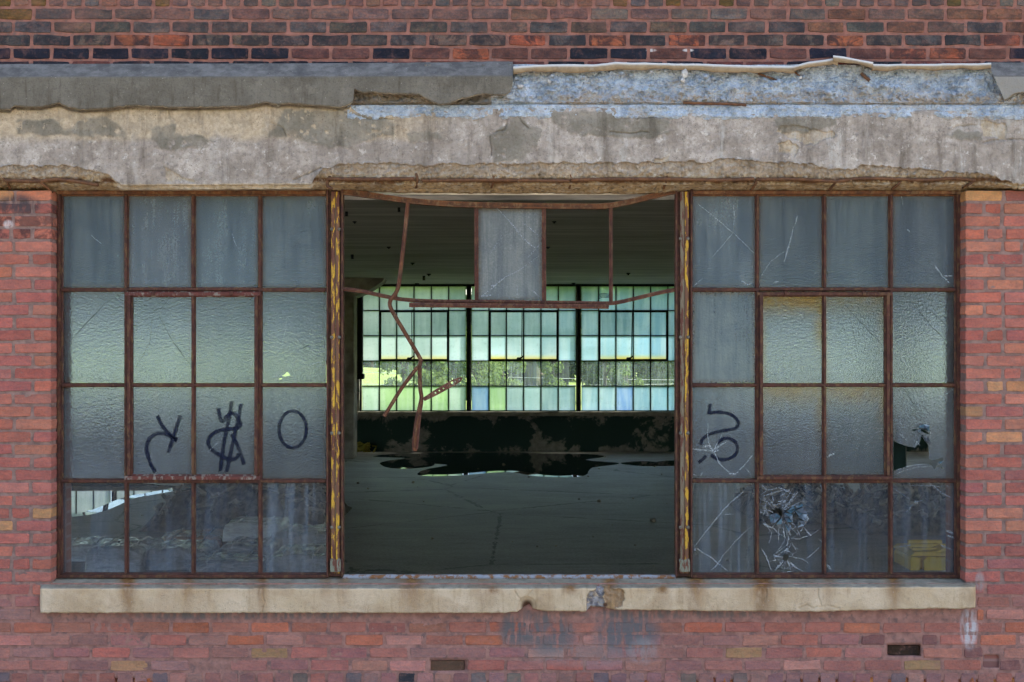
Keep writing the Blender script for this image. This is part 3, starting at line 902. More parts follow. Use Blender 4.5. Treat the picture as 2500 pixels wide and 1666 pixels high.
def shed():
    x0, y0 = (1262 - CX) / FPX * 78, 71.0
    S = thing("dark_shed", (x0 + 1.4, y0 + 3, 0), "dark low shed with dull roof behind the utility pole", "shed")
    MB().box(x0 - .3, x0 + 3.2, y0, y0 + 6, -.1, 3.0).build("wall", M_SHED, S)
    r = MB().prism([(-.2, 3.0), (1.75, 3.8), (3.7, 3.0), (3.7, 2.85), (-.2, 2.85)], (x0 - .45, y0 - .3, 0), (x0 - .45, y0 + 6.3, 0), (1, 0, 0), (0, 0, 1)).build("roof", M_ROOFM, S)
    MB().bbox(x0 + 1.0, x0 + 1.9, y0 - .06, y0 + .02, 0, 2.05, .02).build("door", M_ROOFM, S)
shed()
def upole():
    d_ = 62.0; x = (1316.5 - CX) / FPX * d_; y = d_ - D
    U = thing("utility_pole", (x, y, 0), "pale weathered utility pole standing in front of the dark shed", "utility pole")
    MB().tube([(x - .03, y, -.2), (x, y, 4), (x + .03, y, 9)], [.12, .1, .085], 8).build("pole", M_POLE, U)
    MB().box(x - 1.2, x + 1.2, y - .09, y - .0, 8.2, 8.35).build("crossarm", M_POLE, U)
    MB().tube([(x + .1, y - .05, 1.25), (x + .45, y - .1, 1.2)], .05, 6).build("bracket", M_POLE, U)
    return x, y
ux, uy = upole()
for k, (za, zb, lab) in enumerate(((1.42, .95, "topmost pale cable crossing the far window"), (.78, .78, "middle pale cable crossing the far window"), (.52, .60, "lowest pale cable crossing the far window"))):
    yy = uy - .2 - .02 * k
    pts = [(x_, yy, za + (zb - za) * (x_ + 9) / 18 + .0012 * (x_ * x_ - 81)) for x_ in np.linspace(-9, 9, 13)]
    tag(MB().tube(pts, .012, 4).build("overhead_cable", M_WIRE), lab, "cable", "cables outside the far window")

# ---------------------------------------------------------------- inside the hall
def puddle(label_name, outline, seed):
    pts = smooth_path(outline + [outline[0]], 6)
    r = random.Random(seed)
    vs = [on_floor(p[0] + r.uniform(-1.5, 1.5), p[1] + r.uniform(-.25, .25), ZF + .011) for p in pts[:-1]]
    o = mesh_obj(label_name, vs, [tuple(range(len(vs)))[::-1]], M_WATER)
    o["kind"] = "structure"
    n = len(vs); area = sum(vs[k][0] * vs[(k + 1) % n][1] - vs[(k + 1) % n][0] * vs[k][1] for k in range(n)); sg_ = 1 if area > 0 else -1
    rv = []
    for k in range(n):
        a_, b_ = Vector(vs[k - 1]), Vector(vs[(k + 1) % n]); t_ = (b_ - a_).normalized(); nn = Vector((t_.y, -t_.x, 0)) * sg_
        q_ = Vector(vs[k]) + nn * .20; rv += [tuple(vs[k]), (q_.x, q_.y, ZF - .002)]
    mesh_obj("glint_rim", rv, [(2 * k, 2 * k + 1, (2 * k + 3) % (2 * n), (2 * k + 2) % (2 * n)) for k in range(n)], M_WATER, o, True)  # water edge sloped to catch the far window as a bright line
    return o
puddle("puddle", [(930, 1113), (1010, 1117), (952, 1128), (975, 1141), (1030, 1137), (1048, 1129), (1115, 1134), (1060, 1146), (1045, 1158), (1110, 1158), (1180, 1152), (1260, 1150), (1330, 1160), (1400, 1160), (1425, 1140),
                   (1490, 1130), (1410, 1122), (1455, 1113), (1400, 1108), (1200, 1106), (1000, 1107)], 1)
puddle("puddle", [(1535, 1130), (1570, 1126), (1610, 1129), (1650, 1124), (1700, 1128), (1690, 1133), (1600, 1135), (1560, 1134)], 2)
puddle("puddle", [(60, 1262), (150, 1258), (215, 1248), (300, 1215), (350, 1205), (420, 1190), (350, 1180), (500, 1150), (300, 1150), (60, 1160), (-80, 1200)], 3)
puddle("puddle", [(2190, 1195), (2240, 1178), (2360, 1168), (2500, 1180), (2500, 1215), (2340, 1250), (2280, 1246), (2230, 1236), (2290, 1226), (2220, 1212)], 4)

for k, (px, py, typ, lab) in enumerate(((846, 517, 1, "black stub of pipe hanging from the ceiling nearest the left mullion"), (974, 507, 1, "black stub of pipe on the ceiling beside the bent bar"),
        (866, 541, 0, "small black ceiling hook just below the left pipe stub"), (949, 603, 0, "black ceiling hook midway between left mullion and bent bar"), (860, 622, 1, "tiny black ceiling stub above the concrete bracket"),
        (1353, 541, 0, "black ceiling hook right of the hanging glass pane, nearest one"), (1338, 603, 0, "black ceiling hook right of the hanging glass pane, second one back"),
        (1007, 642, 0, "small ceiling hook right of the bent bar, nearer one"), (1047, 669, 0, "small ceiling hook right of the bent bar, farther one"), (1035, 674, 1, "tiny ceiling stub beside the farther hook"),
        (1400, 691, 0, "ceiling hook just above the far window by its second mullion"), (1018, 692, 0, "ceiling hook just above the far window's first section"), (1534, 667, 0, "faint ceiling hook at upper right of the opening"))):
    c = on_ceiling(px, py); b = MB(); q = (c[1] + D) / FPX
    if typ: b.tube([(c[0], c[1], c[2]), (c[0], c[1], c[2] - 11 * q)], 3.4 * q, 8)
    else:
        b.tube([(c[0], c[1], c[2]), (c[0], c[1], c[2] - 2.5 * q)], [5.5 * q, 4.5 * q], 8); b.tube([(c[0], c[1], c[2] - 2 * q), (c[0], c[1], c[2] - 6 * q)], [3.5 * q, 1.0 * q], 6)
    tag(b.build("ceiling_hook", M_BLACK), lab, "hook", "black hooks and stubs on the ceiling")

# concrete column with bracket beside the far window
cl_ = P(836, 1100, 17.6); s_ = sc_at(17.6) / PXM
C = thing("concrete_column", (cl_[0], 17.6, ZF), "grimy concrete column with sloping top bracket left of the far window", "column")
MB().bbox((812 - CX) * s_, (866 - CX) * s_, 17.5, 18.0, ZF, ZCE, .02).build("shaft", M_INWALL, C)
MB().prism([((860 - CX) * s_, ZCE), ((868 - CX) * s_, ZCE - .36), ((895 - CX) * s_, ZCE - .28), ((936 - CX) * s_, ZCE - .06), ((940 - CX) * s_, ZCE)], (0, 17.45, 0), (0, 18.05, 0), (1, 0, 0), (0, 0, 1)).build("bracket", M_INWALL, C)
a_ = P(871, 694, 19.2); b_ = P(886, 912, 19.2)
dp = thing("drain_pipe", (a_[0] + .1, 19.2, b_[2]), "dark square drain pipe hanging beside the far window's left end", "pipe")
MB().bbox(a_[0], b_[0], 19.1, 19.28, b_[2], ZCE, .02).build("pipe", M_BLACK, dp)
MB().bbox(a_[0] - .04, b_[0] + .03, 19.07, 19.3, b_[2] - .12, b_[2], .02).build("collar", M_BLACK, dp)

# dark green column seen through the broken pane
gx0, gx1 = P(2165, 0, 9.0)[0], P(2214, 0, 9.0)[0]
G = thing("green_column", ((gx0 + gx1) / 2, 9.1, ZF), "dark green painted column behind the broken pane at right", "column")
MB().bbox(gx0, gx1, 9.0, 9.3, ZF, ZCE, .015).build("shaft", M_GRCOL, G)
MB().bbox(gx0 - .08, gx1 + .08, 8.92, 9.38, ZF, ZF + .12, .01).build("base", M_GRCOL, G)

def mound(name, cx0, cx1, base, hgt, dep, label, seed):
    f = on_floor((cx0 + cx1) / 2, base); q = (f[1] + D) / FPX; w = (cx1 - cx0) * q
    T = thing(name, f, label, "debris heap", "heaps of debris on the hall floor")
    nx, ny = 90, 50
    u, v = np.meshgrid(np.linspace(-.5, .5, nx), np.linspace(-.5, .5, ny), indexing='ij')
    h = np.clip(1 - (2 * np.abs(u)) ** 3.0, 0, 1) ** .8 * np.clip(1 - (2 * np.abs(v)) ** 2.5, 0, 1) ** .8
    z = hgt * h * (.6 + .55 * fbm(u * 9 + seed, v * 6, 4, seed)) + .05 * fbm(u * 40, v * 25, 3, seed) * h
    wb_, idn = worley(u * w * 9, v * dep * 9, seed); z = z + h * .07 * np.clip(.6 - wb_, 0, 1)
    co = np.stack([f[0] + u * w, f[1] + dep * .5 + v * dep, ZF - .01 + z], -1).reshape(-1, 3)
    grid_mesh("heap", co, nx, ny, M_SOIL, T, smooth=False)
    r = random.Random(seed); b = MB()
    for k in range(150):
        i = r.randrange(6, nx - 6); j = r.randrange(4, ny - 4); p = co[i * ny + j]; s0 = r.uniform(.03, .12)
        t = Vector((r.gauss(0, 1), r.gauss(0, 1), r.gauss(0, .5))).normalized() * s0
        b.tube([Vector(p) - t + Vector((0, 0, .02)), Vector(p) + t + Vector((0, 0, .05))], r.uniform(.012, .035), 4)
    o = b.build("scraps", M_CHIP, T); o["kind"] = "stuff"
mound("debris_heap", 330, 800, 1300, .62, 2.4, "long heap of dirt and scraps behind the left clear panes", 3)
mound("debris_heap", 2120, 2420, 1308, .5, 1.8, "heap of dirt and scraps behind the rightmost bottom pane", 5)
mound("debris_heap", 1850, 2160, 1280, .4, 2.2, "low brown heap behind the third bottom pane of the right window", 8)

def bundle(px0, px1, base, hpx, dep, mat, label, rotz=0.0, zoff=0.0, seed=0, sag=.25):
    f = on_floor((px0 + px1) / 2, base); q = (f[1] + D) / FPX; w = (px1 - px0) * q; h = hpx * q
    T = thing("wrapped_bundle", (f[0], f[1], ZF + zoff), label, "bundle", "plastic wrapped bundles behind the left clear panes")
    nx, ny = 40, 28
    u, v = np.meshgrid(np.linspace(-1, 1, nx), np.linspace(-1, 1, ny), indexing='ij')
    e_ = np.clip(1 - np.abs(u) ** 14, 0, 1) ** .5 * np.clip(1 - np.abs(v) ** 14, 0, 1) ** .5
    z = h * e_ * (1 - sag * .5 + sag * fbm(u * 2.2 + seed, v * 1.7, 3, seed)) + .03 * e_ * fbm(u * 7 + v * 3, v * 5, 3, seed + 5)
    x = u * w * .5 * (1 - .06 * (1 - e_)); y = v * dep * .5
    c_, s1 = math.cos(rotz), math.sin(rotz)
    top = np.stack([f[0] + x * c_ - y * s1, f[1] + dep * .5 + x * s1 + y * c_, ZF + zoff + .003 + z], -1).reshape(-1, 3)
    grid_mesh("wrapping", top, nx, ny, mat, T)
    for k in (-.45, .45):
        i = int((k + 1) / 2 * (nx - 1)); pts = [Vector(top[i * ny + j]) + Vector((0, 0, .006)) for j in range(1, ny - 1, 2)]
        MB().tube(pts, 1, flat=(.02, .004)).build("tape_band", M_WRAP3, T)
bundle(118, 250, 1372, 34, .7, M_WRAP3, "pale striped bundle at far left, behind the pane beside the left brick pier", .1, 0, 1)
bundle(205, 352, 1400, 55, .8, M_WRAP, "grey shiny bundle low in the leftmost clear pane", -.05, 0, 2)
bundle(345, 500, 1393, 45, .8, M_WRAP, "flat grey bundle low in the second clear pane from the left", .05, 0, 3)
bundle(372, 540, 1352, 34, .7, M_WRAP2, "brown board bundle behind the second and third clear panes", .06, 0, 4)
bundle(532, 668, 1384, 46, .7, M_WRAP, "grey bundle low in the third clear pane from the left", -.05, 0, 5)
bundle(538, 690, 1352, 40, .6, M_WRAP3, "glossy clear wrapped bundle crossing the bar right of the third clear pane", .0, .12, 6, .1)
bundle(450, 640, 1412, 34, .8, M_WRAP, "nearest low bundle at the foot of the third clear pane", .04, 0, 7)
bundle(655, 815, 1362, 52, .8, M_WRAP, "large dull bundle behind the fourth clear pane, upper one", .03, 0, 8)
bundle(645, 812, 1408, 45, .8, M_WRAP, "large dull bundle at the foot of the fourth clear pane", -.03, 0, 9)

def yellow_bin():
    f = on_floor(2275, 1393); q = (f[1] + D) / FPX
    T = thing("yellow_tub", f, "bright yellow ribbed plastic tub behind the rightmost bottom pane", "tub")
    x0, x1 = f[0] - 52 * q, f[0] + 60 * q; y = f[1]; h = 42 * q
    def lobe(a_, b_, name):
        b = MB(); w = b_ - a_; prof = [(0, 0), (w, 0), (w * .98, h * .62), (w * .9, h * .75), (w * .1, h * .78), (-w * .02, h * .6)]
        b.prism(prof, (a_, y, ZF), (a_, y + .5, ZF), (1, 0, 0), (0, 0, 1)); b.build(name, M_YELLOW, T)
    lobe(x0, x0 + 22 * q, "lobe"); lobe(x0 + 34 * q, x1, "lobe")
    MB().bbox(x0 + 10 * q, x1 - 4 * q, y + .06, y + .5, ZF, ZF + h * .7, .01).build("body", M_YELLOW, T)
    lid = MB().prism([(4 * q, h * .8), (112 * q, h * .8), (112 * q, h * 1.2), (90 * q, h * 1.28), (70 * q, h * 1.08), (14 * q, h * 1.0)], (x0, y + .04, ZF), (x0, y + .6, ZF), (1, 0, 0), (0, 0, 1)).build("lid", M_YELLOW, T)
    for k in range(4):
        MB().bbox(x0 + (12 + k * 4) * q, x1 - 2 * q, y + .03 + .11 * k, y + .07 + .11 * k, ZF + h * .98, ZF + h * 1.06 + k * .02, .006).build("rib", M_YELLOW, lid)
yellow_bin()
rg_ = random.Random(91); gb = MB()
for k in range(110):
    fx, fy_ = rg_.uniform(-5.5, 5.5), rg_.uniform(3.5, 18.8); s0 = rg_.uniform(.007, .02) * (1 if rg_.random() < .9 else 2)
    gb.tube([(fx, fy_, ZF + .001), (fx + rg_.uniform(-1, 1) * s0, fy_ + rg_.uniform(-1, 1) * s0, ZF + s0 * .7)], [s0, s0 * rg_.uniform(.3, .7)], 5)
tag(gb.build("floor_grit", M_CHIP), "scattered crumbs of rubble lying on the hall floor", "rubble", None, "stuff")
# scraps on the floor by the column
f = on_floor(890, 1103); b = MB(); r = random.Random(4)
for k in range(26):
    p = Vector((f[0] + r.gauss(0, .16), f[1] + r.uniform(-.2, .1), ZF + .02 + r.uniform(0, .16))); s_ = r.uniform(.05, .12)
    u = Vector((r.gauss(0, 1), r.gauss(0, .5), r.gauss(0, 1))).normalized() * s_; v = u.orthogonal().normalized() * s_ * .6
    n_ = u.cross(v).normalized() * .012
    b.add([p - u - n_, p + v - n_, p + u - n_, p - v - n_, p - u + n_, p + v + n_, p + u + n_, p - v + n_], [(0, 1, 2, 3), (7, 6, 5, 4), (0, 4, 5, 1), (1, 5, 6, 2), (2, 6, 7, 3), (3, 7, 4, 0)])
tag(b.build("paper_scraps", M_YTRASH), "crumpled yellow scraps on the hall floor at the column's foot", "litter")

# ---------------------------------------------------------------- brick walls
def brick_meshes(L, H, dep, n, mat, seed, jit=.0022):
    out = []; r = random.Random(seed)
    for k in range(n):
        w, h = L / 2, H / 2; c = .006
        ring = [(-w + c, -h), (0, -h), (w - c, -h), (w, -h + c), (w, h - c), (w - c, h), (0, h), (-w + c, h), (-w, h - c), (-w, -h + c)]
        ring = [(x + r.uniform(-jit, jit), z + r.uniform(-jit, jit)) for x, z in ring]
        chip = r.random()
        if chip < .6:
            i = r.randrange(10); ring[i] = (ring[i][0] * r.uniform(.93, .98), ring[i][1] * r.uniform(.7, .9))
        v = []
        for x, z in ring: v.append((x * (1 - .003 / w), r.uniform(-.0018, .0018), z * (1 - .0022 / h)))
        for x, z in ring: v.append((x, .005 + r.uniform(-.001, .001), z))
        for x, z in ring: v.append((x, dep, z))
        N = 10; fs = [tuple(range(N))]
        for a_ in (0, N):
            for i in range(N): fs.append((a_ + i, a_ + N + i, a_ + N + (i + 1) % N, a_ + (i + 1) % N))
        me = bpy.data.meshes.new("brick"); me.from_pydata(v, [], fs); me.materials.append(mat); me.update()
        out.append(me)
    return out
BL, BH = .205, .0565
def px_brick(parent, pool, x0, x1, ytop, h_px, color, y=0.0, base=BL, tilt=True):
    cx_, cz_ = (x0 + x1) / 2, ytop + h_px / 2
    p = P(cx_, cz_, y); w = (x1 - x0) / PXM
    o = obj_from("brick", random.choice(pool), parent, p, (random.gauss(0, .004), random.gauss(0, .004) if tilt else 0, random.gauss(0, .006)),
                 (w / base, 1, h_px / PXM / BH), color)
    return o
def hsv_jit(c, j=.16):
    k = random.uniform(1 - j, 1 + j)
    return [max(0, q * k * random.uniform(.94, 1.06)) for q in c]

def mortar_sheet(name, px0, px1, py0, py1, mat, parent, depth=.006, amp=.004, holes=(), step=4.5, extra=None):
    nx = int((px1 - px0) / step); ny = int((py1 - py0) / step)
    X, Z = np.meshgrid(np.linspace(px0, px1, nx), np.linspace(py0, py1, ny), indexing='ij')
    Y = depth + amp * (fbm(X / 14, Z / 14, 4, 3) - .5) * 2 + amp * .5 * (fbm(X / 60, Z / 40, 3, 5) - .5)
    for (a_, b_, c_, d_, dd) in holes:
        Y = np.where((X > a_) & (X < b_) & (Z > c_) & (Z < d_), Y + dd, Y)
    if extra is not None: Y = extra(X, Z, Y)
    return sheet(name, X, Z, Y, mat, parent)

# upper wall
UW = thing("brick_wall", P(1250, 160, 0.1), "sooty brown brick wall above the concrete ledge", "wall")
core = MB().box(-22, 22, .03, .38, P(0, 300, 0)[2], 8.0); core.build("wall_core", M_FAR, UW)
mortar_sheet("mortar_bed", -70, 2570, -40, 170, M_MO_UP, UW, .0055, .0035)
pool_u = brick_meshes(BL, BH, .04, 14, M_BR_UP, 1); pool_uh = brick_meshes(.09, BH, .04, 8, M_BR_UP, 2)
UPC = [(.135, .092, .082), (.108, .085, .08), (.15, .098, .083), (.125, .108, .10), (.17, .095, .074), (.095, .086, .086), (.14, .088, .077)]
OLIVE = (.13, .085, .03); RED = (.25, .085, .05); NAVY = (.014, .017, .03); PALE = (.16, .12, .105)
rows_u = [(21.4, 78), (53.5, 33), (85.5, 78), (118, 31), (150, 78)]
for ri, (yt, off) in enumerate(rows_u):
    x = off - 97 * 2
    while x < 2570:
        w = 97 + random.uniform(-2.5, 2.5)
        x0, x1 = x + 3.8, x + w - 3.8
        t = random.random()
        if ri == 0: c = random.choice(UPC) if t < .85 else OLIVE; al = .25
        elif ri == 1: c = random.choice([(.075, .072, .07), (.09, .085, .08), (.11, .095, .088), (.08, .07, .066), (.12, .085, .07)]); al = .55
        elif ri == 2: c = RED if t < .22 else random.choice([(.07, .068, .07), (.12, .09, .078), (.10, .08, .072), (.15, .10, .08)]); al = .9
        elif ri == 3:
            left = x < 1000
            c = RED if t < (.10 if left else .35) else (NAVY if t < (.9 if left else .72) else (.10, .05, .045)); al = .8 if c == RED else .1
        else: c = NAVY if t < .55 else (.14, .05, .045); al = .4
        if x > 1700 and ri < 2 and t > .6: c = (.16, .085, .06)
        c = hsv_jit(c)
        px_brick(UW, pool_u, x0, x1, yt, 26.0, (c[0], c[1], c[2], al))
        x += w
for yt in (-9.5,):
    x = -56
    while x < 2560:
        w = 43 + random.uniform(-1.2, 1.2); t = random.random()
        c = OLIVE if t < .16 else random.choice(UPC + [PALE])
        c = hsv_jit(c); px_brick(UW, pool_uh, x + 3.8, x + w - 3.8, yt, 24.5, (c[0], c[1], c[2], .2), 0, .09)
        x += w

# piers
PIC = [(.33, .128, .088), (.31, .115, .085), (.29, .11, .088), (.35, .148, .105), (.33, .145, .115), (.29, .118, .096), (.32, .128, .098), (.36, .165, .11)]
BUFF = (.38, .23, .11)
pool_p = brick_meshes(BL, BH, .13, 14, M_BR_PI, 5); pool_ph = brick_meshes(.09, BH, .13, 10, M_BR_PI, 6)
FRAME_Y = 0.105
def pier(side):
    if side < 0:
        T = thing("brick_pier", P(20, 1430, .1), "orange red brick pier left of the big window", "wall"); edge = 125.0
        MB().box(-4.1, P(116, 0, 0)[0], .02, .38, -.2, P(0, 478, .1)[2]).box(-22, -9.1, .02, .38, -.2, P(0, 478, .1)[2]).build("wall_core", M_FAR, T)  # gap between the boxes: unseen bare opening added for light inside
        mortar_sheet("mortar_bed", -70, 123.4, 466, 1436, M_MO_PI, T, .0045, .0045)
    else:
        T = thing("brick_pier", P(2450, 1430, .1), "red brick pier with buff bricks right of the big window", "wall"); edge = 2357.0
        MB().box(P(2366, 0, 0)[0], 4.1, .02, .38, -.2, P(0, 478, .1)[2]).box(9.1, 22, .02, .38, -.2, P(0, 478, .1)[2]).build("wall_core", M_FAR, T)  # same unseen opening on this side, added for light inside
        mortar_sheet("mortar_bed", 2358.6, 2570, 466, 1436, M_MO_PI, T, .0045, .0045)
    # mortar in the reveal
    xe = P(edge + (-1.6 if side < 0 else 1.6), 0, 0)[0]; xi = xe - .02 if side < 0 else xe + .02
    MB().box(min(xe, xi), max(xe, xi), .006, .25, P(0, 1440, 0)[2], P(0, 472, 0)[2]).build("reveal_mortar", M_MO_PI, T)
    for k in range(7, 39):
        yt = 1644 - 31 * k + 0.0
        if yt < 462: continue
        h = 24.6
        odd = k % 2
        seq = []
        x = edge; first = True
        while (x > -70 if side < 0 else x < 2570):
            if first: w = 48 if odd else 92; first = False
            else: w = 96 if random.random() < .85 else 48
            w += random.uniform(-3, 3)
            seq.append((x - w, x) if side < 0 else (x, x + w)); x = x - w if side < 0 else x + w
        for i, (x0, x1) in enumerate(seq):
            a_, b_ = x0 + 4, x1 - 4
            if i == 0:
                if side < 0: b_ = x1
                else: a_ = x0
            t = random.random()
            c = BUFF if t < (.05 if side < 0 else .10) else random.choice(PIC)
            al = .0
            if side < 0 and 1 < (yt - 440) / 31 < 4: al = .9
            up = max(0, 1 - (yt - 470) / 500)
            c = [q * 1.12 for q in hsv_jit(c, .14)]; c = [c[0], c[1] * .88, c[2] * .9]; c = [c[0] * (1 - .03 * (1 - up)), c[1], c[2] * (.9 + .14 * (1 - up))]
            hd = (b_ - a_) < 60
            px_brick(T, pool_ph if hd else pool_p, a_, b_, yt, h, (c[0], c[1], c[2], al), random.uniform(-.001, .0015), .09 if hd else BL)
    return T
pier(-1); pier(1)

# wall under the sill
LW = thing("brick_wall", P(1250, 1640, .1), "pinkish weathered brick wall under the stone sill", "wall")
MB().box(-22, 22, .13, .379, -.2, P(0, 1440, 0)[2]).build("wall_core", M_FAR, LW)
HOLES = [(2164, 2249, 1574, 1600, .075), (2402, 2438, 1603, 1628, .085), (1052, 1142, 1612, 1639, .03)]
def low_extra(X, Z, Y):
    edge = 1669 + 8 * (fbm(X / 22, Z * 0, 3, 9) - .5) * 2 - 8 * ((X > 1940) | ((X > 250) & (X < 380)) | ((X > 1680) & (X < 1800)))
    return np.where(Z > edge, Y + .045, Y)
mortar_sheet("mortar_bed", -70, 2570, 1424, 1700, M_MO_LO, LW, .0045, .003, HOLES, 4.5, low_extra)
pool_l = brick_meshes(BL, BH, .05, 16, M_BR_LO, 9, .003); pool_lh = brick_meshes(.09, BH, .05, 10, M_BR_LO, 10, .003)
LOC = [(.30, .14, .118), (.27, .135, .122), (.34, .165, .135), (.29, .15, .135), (.26, .145, .138), (.33, .135, .105), (.255, .14, .13), (.36, .19, .155)]
for k in range(0, 7):
    yt = 1644 - 31 * k
    if k == 0:
        x = -60
        while x < 2560:
            w = 43 + random.uniform(-1.5, 1.5); c = hsv_jit(random.choice(LOC + [(.17, .13, .125), (.18, .14, .12)]), .15); al = 0.0
            if 930 < x < 1010: c = (.04, .04, .045)
            px_brick(LW, pool_lh, x + 3, x + w - 3, yt + random.uniform(-.8, .8), 24.5, (c[0], c[1], c[2], al), random.uniform(-.001, .002), .09); x += w
        continue
    x = (31 if k % 2 == 0 else 78) - 97 * 2
    while x < 2570:
        w = 97 + random.uniform(-3, 3); x0, x1 = x + 3.5, x + w - 3.5; x += w
        if k >= 5:
            if x0 < 98: x1 = min(x1, 94)
            elif x1 > 2384: x0 = max(x0, 2387)
            else: continue
            if x1 - x0 < 12: continue
        if any(x0 < h_[1] and x1 > h_[0] and yt < h_[3] and yt + 24 > h_[2] for h_ in HOLES[:2]):
            h_ = [q for q in HOLES[:2] if x0 < q[1] and x1 > q[0]][0]
            if h_[0] - x0 > 15: px_brick(LW, pool_lh, x0, h_[0] - 3, yt, 24, (.21, .1, .09, 0), 0, .09)
            if x1 - h_[1] > 15: px_brick(LW, pool_lh, h_[1] + 3, x1, yt, 24, (.21, .1, .09, 0), 0, .09)
            continue
        y = random.uniform(-.0015, .0025); c = random.choice(LOC); al = 0
        t = random.random()
        if k == 1 and (1052 < (x0 + x1) / 2 < 1142 or 465 < (x0 + x1) / 2 < 560): y = .022; c = (.11, .075, .045)
        elif k >= 3 and t < .14: c = (.36, .135, .085)
        elif t < .05: c = (.3, .19, .10)
        elif k == 4: c = (.29, .13, .098)
        c = [q * 1.15 for q in hsv_jit(c, .13)]; c[1] *= .92; c[2] *= .88
        px_brick(LW, pool_l if x1 - x0 > 60 else pool_lh, x0, x1, yt + random.uniform(-.8, .8), 24.4, (c[0], c[1], c[2], al), y, BL if x1 - x0 > 60 else .09)
px_brick(LW, pool_l, 2166, 2247, 1575, 24, (.05, .032, .02, .5), .05); px_brick(LW, pool_lh, 2404, 2436, 1604, 23, (.02, .012, .012, .5), .06, .09)  # near-black bricks at the back: shade of the holes put into colour
# broken orange brick ends along the foot
r = random.Random(21)
for (xa, xb) in ((262, 372), (1690, 1800), (1955, 2500), (1440, 1560)):
    x = xa
    while x < xb:
        w = r.uniform(18, 44); p = P(x + w / 2, 1661 + r.uniform(-2, 3), .012)
        c = r.choice([(.42, .14, .045), (.36, .11, .04), (.25, .075, .04), (.46, .19, .06)])
        obj_from("broken_brick", r.choice(pool_lh), LW, p, (r.uniform(-.5, .1), r.uniform(-.25, .25), r.uniform(-.5, .5)), (w / PXM / .09, .6, r.uniform(.35, .7)), (c[0], c[1], c[2], .4)); x += w * .9

# ---------------------------------------------------------------- concrete beam with its broken ledge
BM = thing("concrete_beam", P(1250, 440, .05), "crumbling concrete lintel beam with a broken grey ledge above the window", "beam")
# inner part of the beam, painted soffit behind the frame
MB().box(-22, 22, .14, .384, ZC + .905, P(0, 255, 0)[2]).build("inner_soffit", M_WHITES, BM)
MB().box(-22, P(-66, 0, 0)[0], -.055, .139, P(0, 448, -.05)[2], P(0, 190, -.05)[2]).build("beam_run", M_INWALL, BM)
MB().box(P(2566, 0, 0)[0], 22, -.055, .139, P(0, 448, -.05)[2], P(0, 190, -.05)[2]).build("beam_run", M_INWALL, BM)

LB = [(-70, 266), (0, 267), (25, 268), (35, 258), (60, 262), (100, 262), (145, 252), (165, 262), (195, 268), (265, 266), (310, 258), (380, 260), (420, 263), (520, 262), (600, 260), (650, 250), (680, 257), (700, 252), (750, 256), (830, 262),
      (850, 257), (862, 249), (865, 218), (880, 225), (920, 226), (960, 229), (1020, 230), (1050, 245), (1075, 256), (1100, 253), (1120, 243), (1150, 236), (1180, 230), (1210, 233), (1235, 232), (1246, 222), (1252, 200)]
nx = 1500
X1 = np.linspace(-70, 2570, nx)
btop = interp(X1, [(-70, 258), (850, 262), (900, 281), (1000, 279), (1080, 270), (1150, 262), (1500, 262), (1510, 284), (1620, 288), (1660, 276), (1800, 277), (1950, 281), (2100, 275), (2300, 268), (2400, 275), (2440, 290), (2570, 286)])
btop = np.where(X1 < 858, interp(X1, LB) + 6, btop)
btop = btop + 5 * (fbm(X1 / 40, X1 * 0, 4, 2) - .5) * (X1 > 860)
spt = interp(X1, [(-70, 408), (60, 404), (150, 403), (220, 414), (260, 425), (290, 448), (300, 452), (760, 449), (790, 412), (830, 402), (900, 396), (960, 398), (1010, 404), (1180, 400), (1400, 398), (1560, 398), (1680, 392), (1720, 398), (1760, 388), (1850, 394), (1990, 400), (2010, 412), (2080, 414), (2100, 402), (2250, 412), (2340, 420), (2400, 424), (2440, 436), (2470, 448), (2570, 446)])
spt = spt + (10 * (fbm(X1 / 30, X1 * 0, 4, 8) - .5) + 9 * (fbm(X1 / 9, X1 * 0, 3, 18) - .5)) * np.where((X1 > 295) & (X1 < 765), .15, 1)
spall = np.clip((448 - spt) / 30, 0, 1)
reb = np.maximum(spt + 2, 441 + 3 * (fbm(X1 / 90, X1 * 0, 3, 4) - .5))
bot = 467.5 + 3 * (fbm(X1 / 50, X1 * 0, 4, 6) - .5) + interp(X1, [(-70, 0), (790, -2), (850, -3), (1000, 3), (1600, 5), (1680, -3), (2570, 0)])
ctrl_py = np.stack([btop - 14, btop - 1, btop + 3, spt, spt + 1.5, np.maximum(reb, spt + 3), np.maximum(reb + 10, spt + 8), bot, bot + 2], 1)
ctrl_y = np.stack([np.full(nx, -.02), np.full(nx, -.045), np.full(nx, -.057), np.full(nx, -.06), -.06 + .013 * spall, -.05 + .02 * spall, -.045 + .026 * spall, np.full(nx, .10), np.full(nx, .13)], 1)
seg = [3, 4, 62, 4, 20, 10, 22, 4]
vs_, PYl, Yl = 0, [], []
for k, n_ in enumerate(seg):
    for j in range(n_):
        t = j / n_
        PYl.append(ctrl_py[:, k] * (1 - t) + ctrl_py[:, k + 1] * t); Yl.append(ctrl_y[:, k] * (1 - t) + ctrl_y[:, k + 1] * t)
PYl.append(ctrl_py[:, -1]); Yl.append(ctrl_y[:, -1])
PY = np.stack(PYl, 1); Y = np.stack(Yl, 1); PX = X1[:, None] + 0 * PY
nvb = PY.shape[1]
face = (PY < spt[:, None]) & (PY > btop[:, None])
wobx = PX + 14 * (fbm(PX / 18, PY / 18, 3, 31) - .5); woby = PY + 14 * (fbm(PX / 18, PY / 18, 3, 37) - .5)
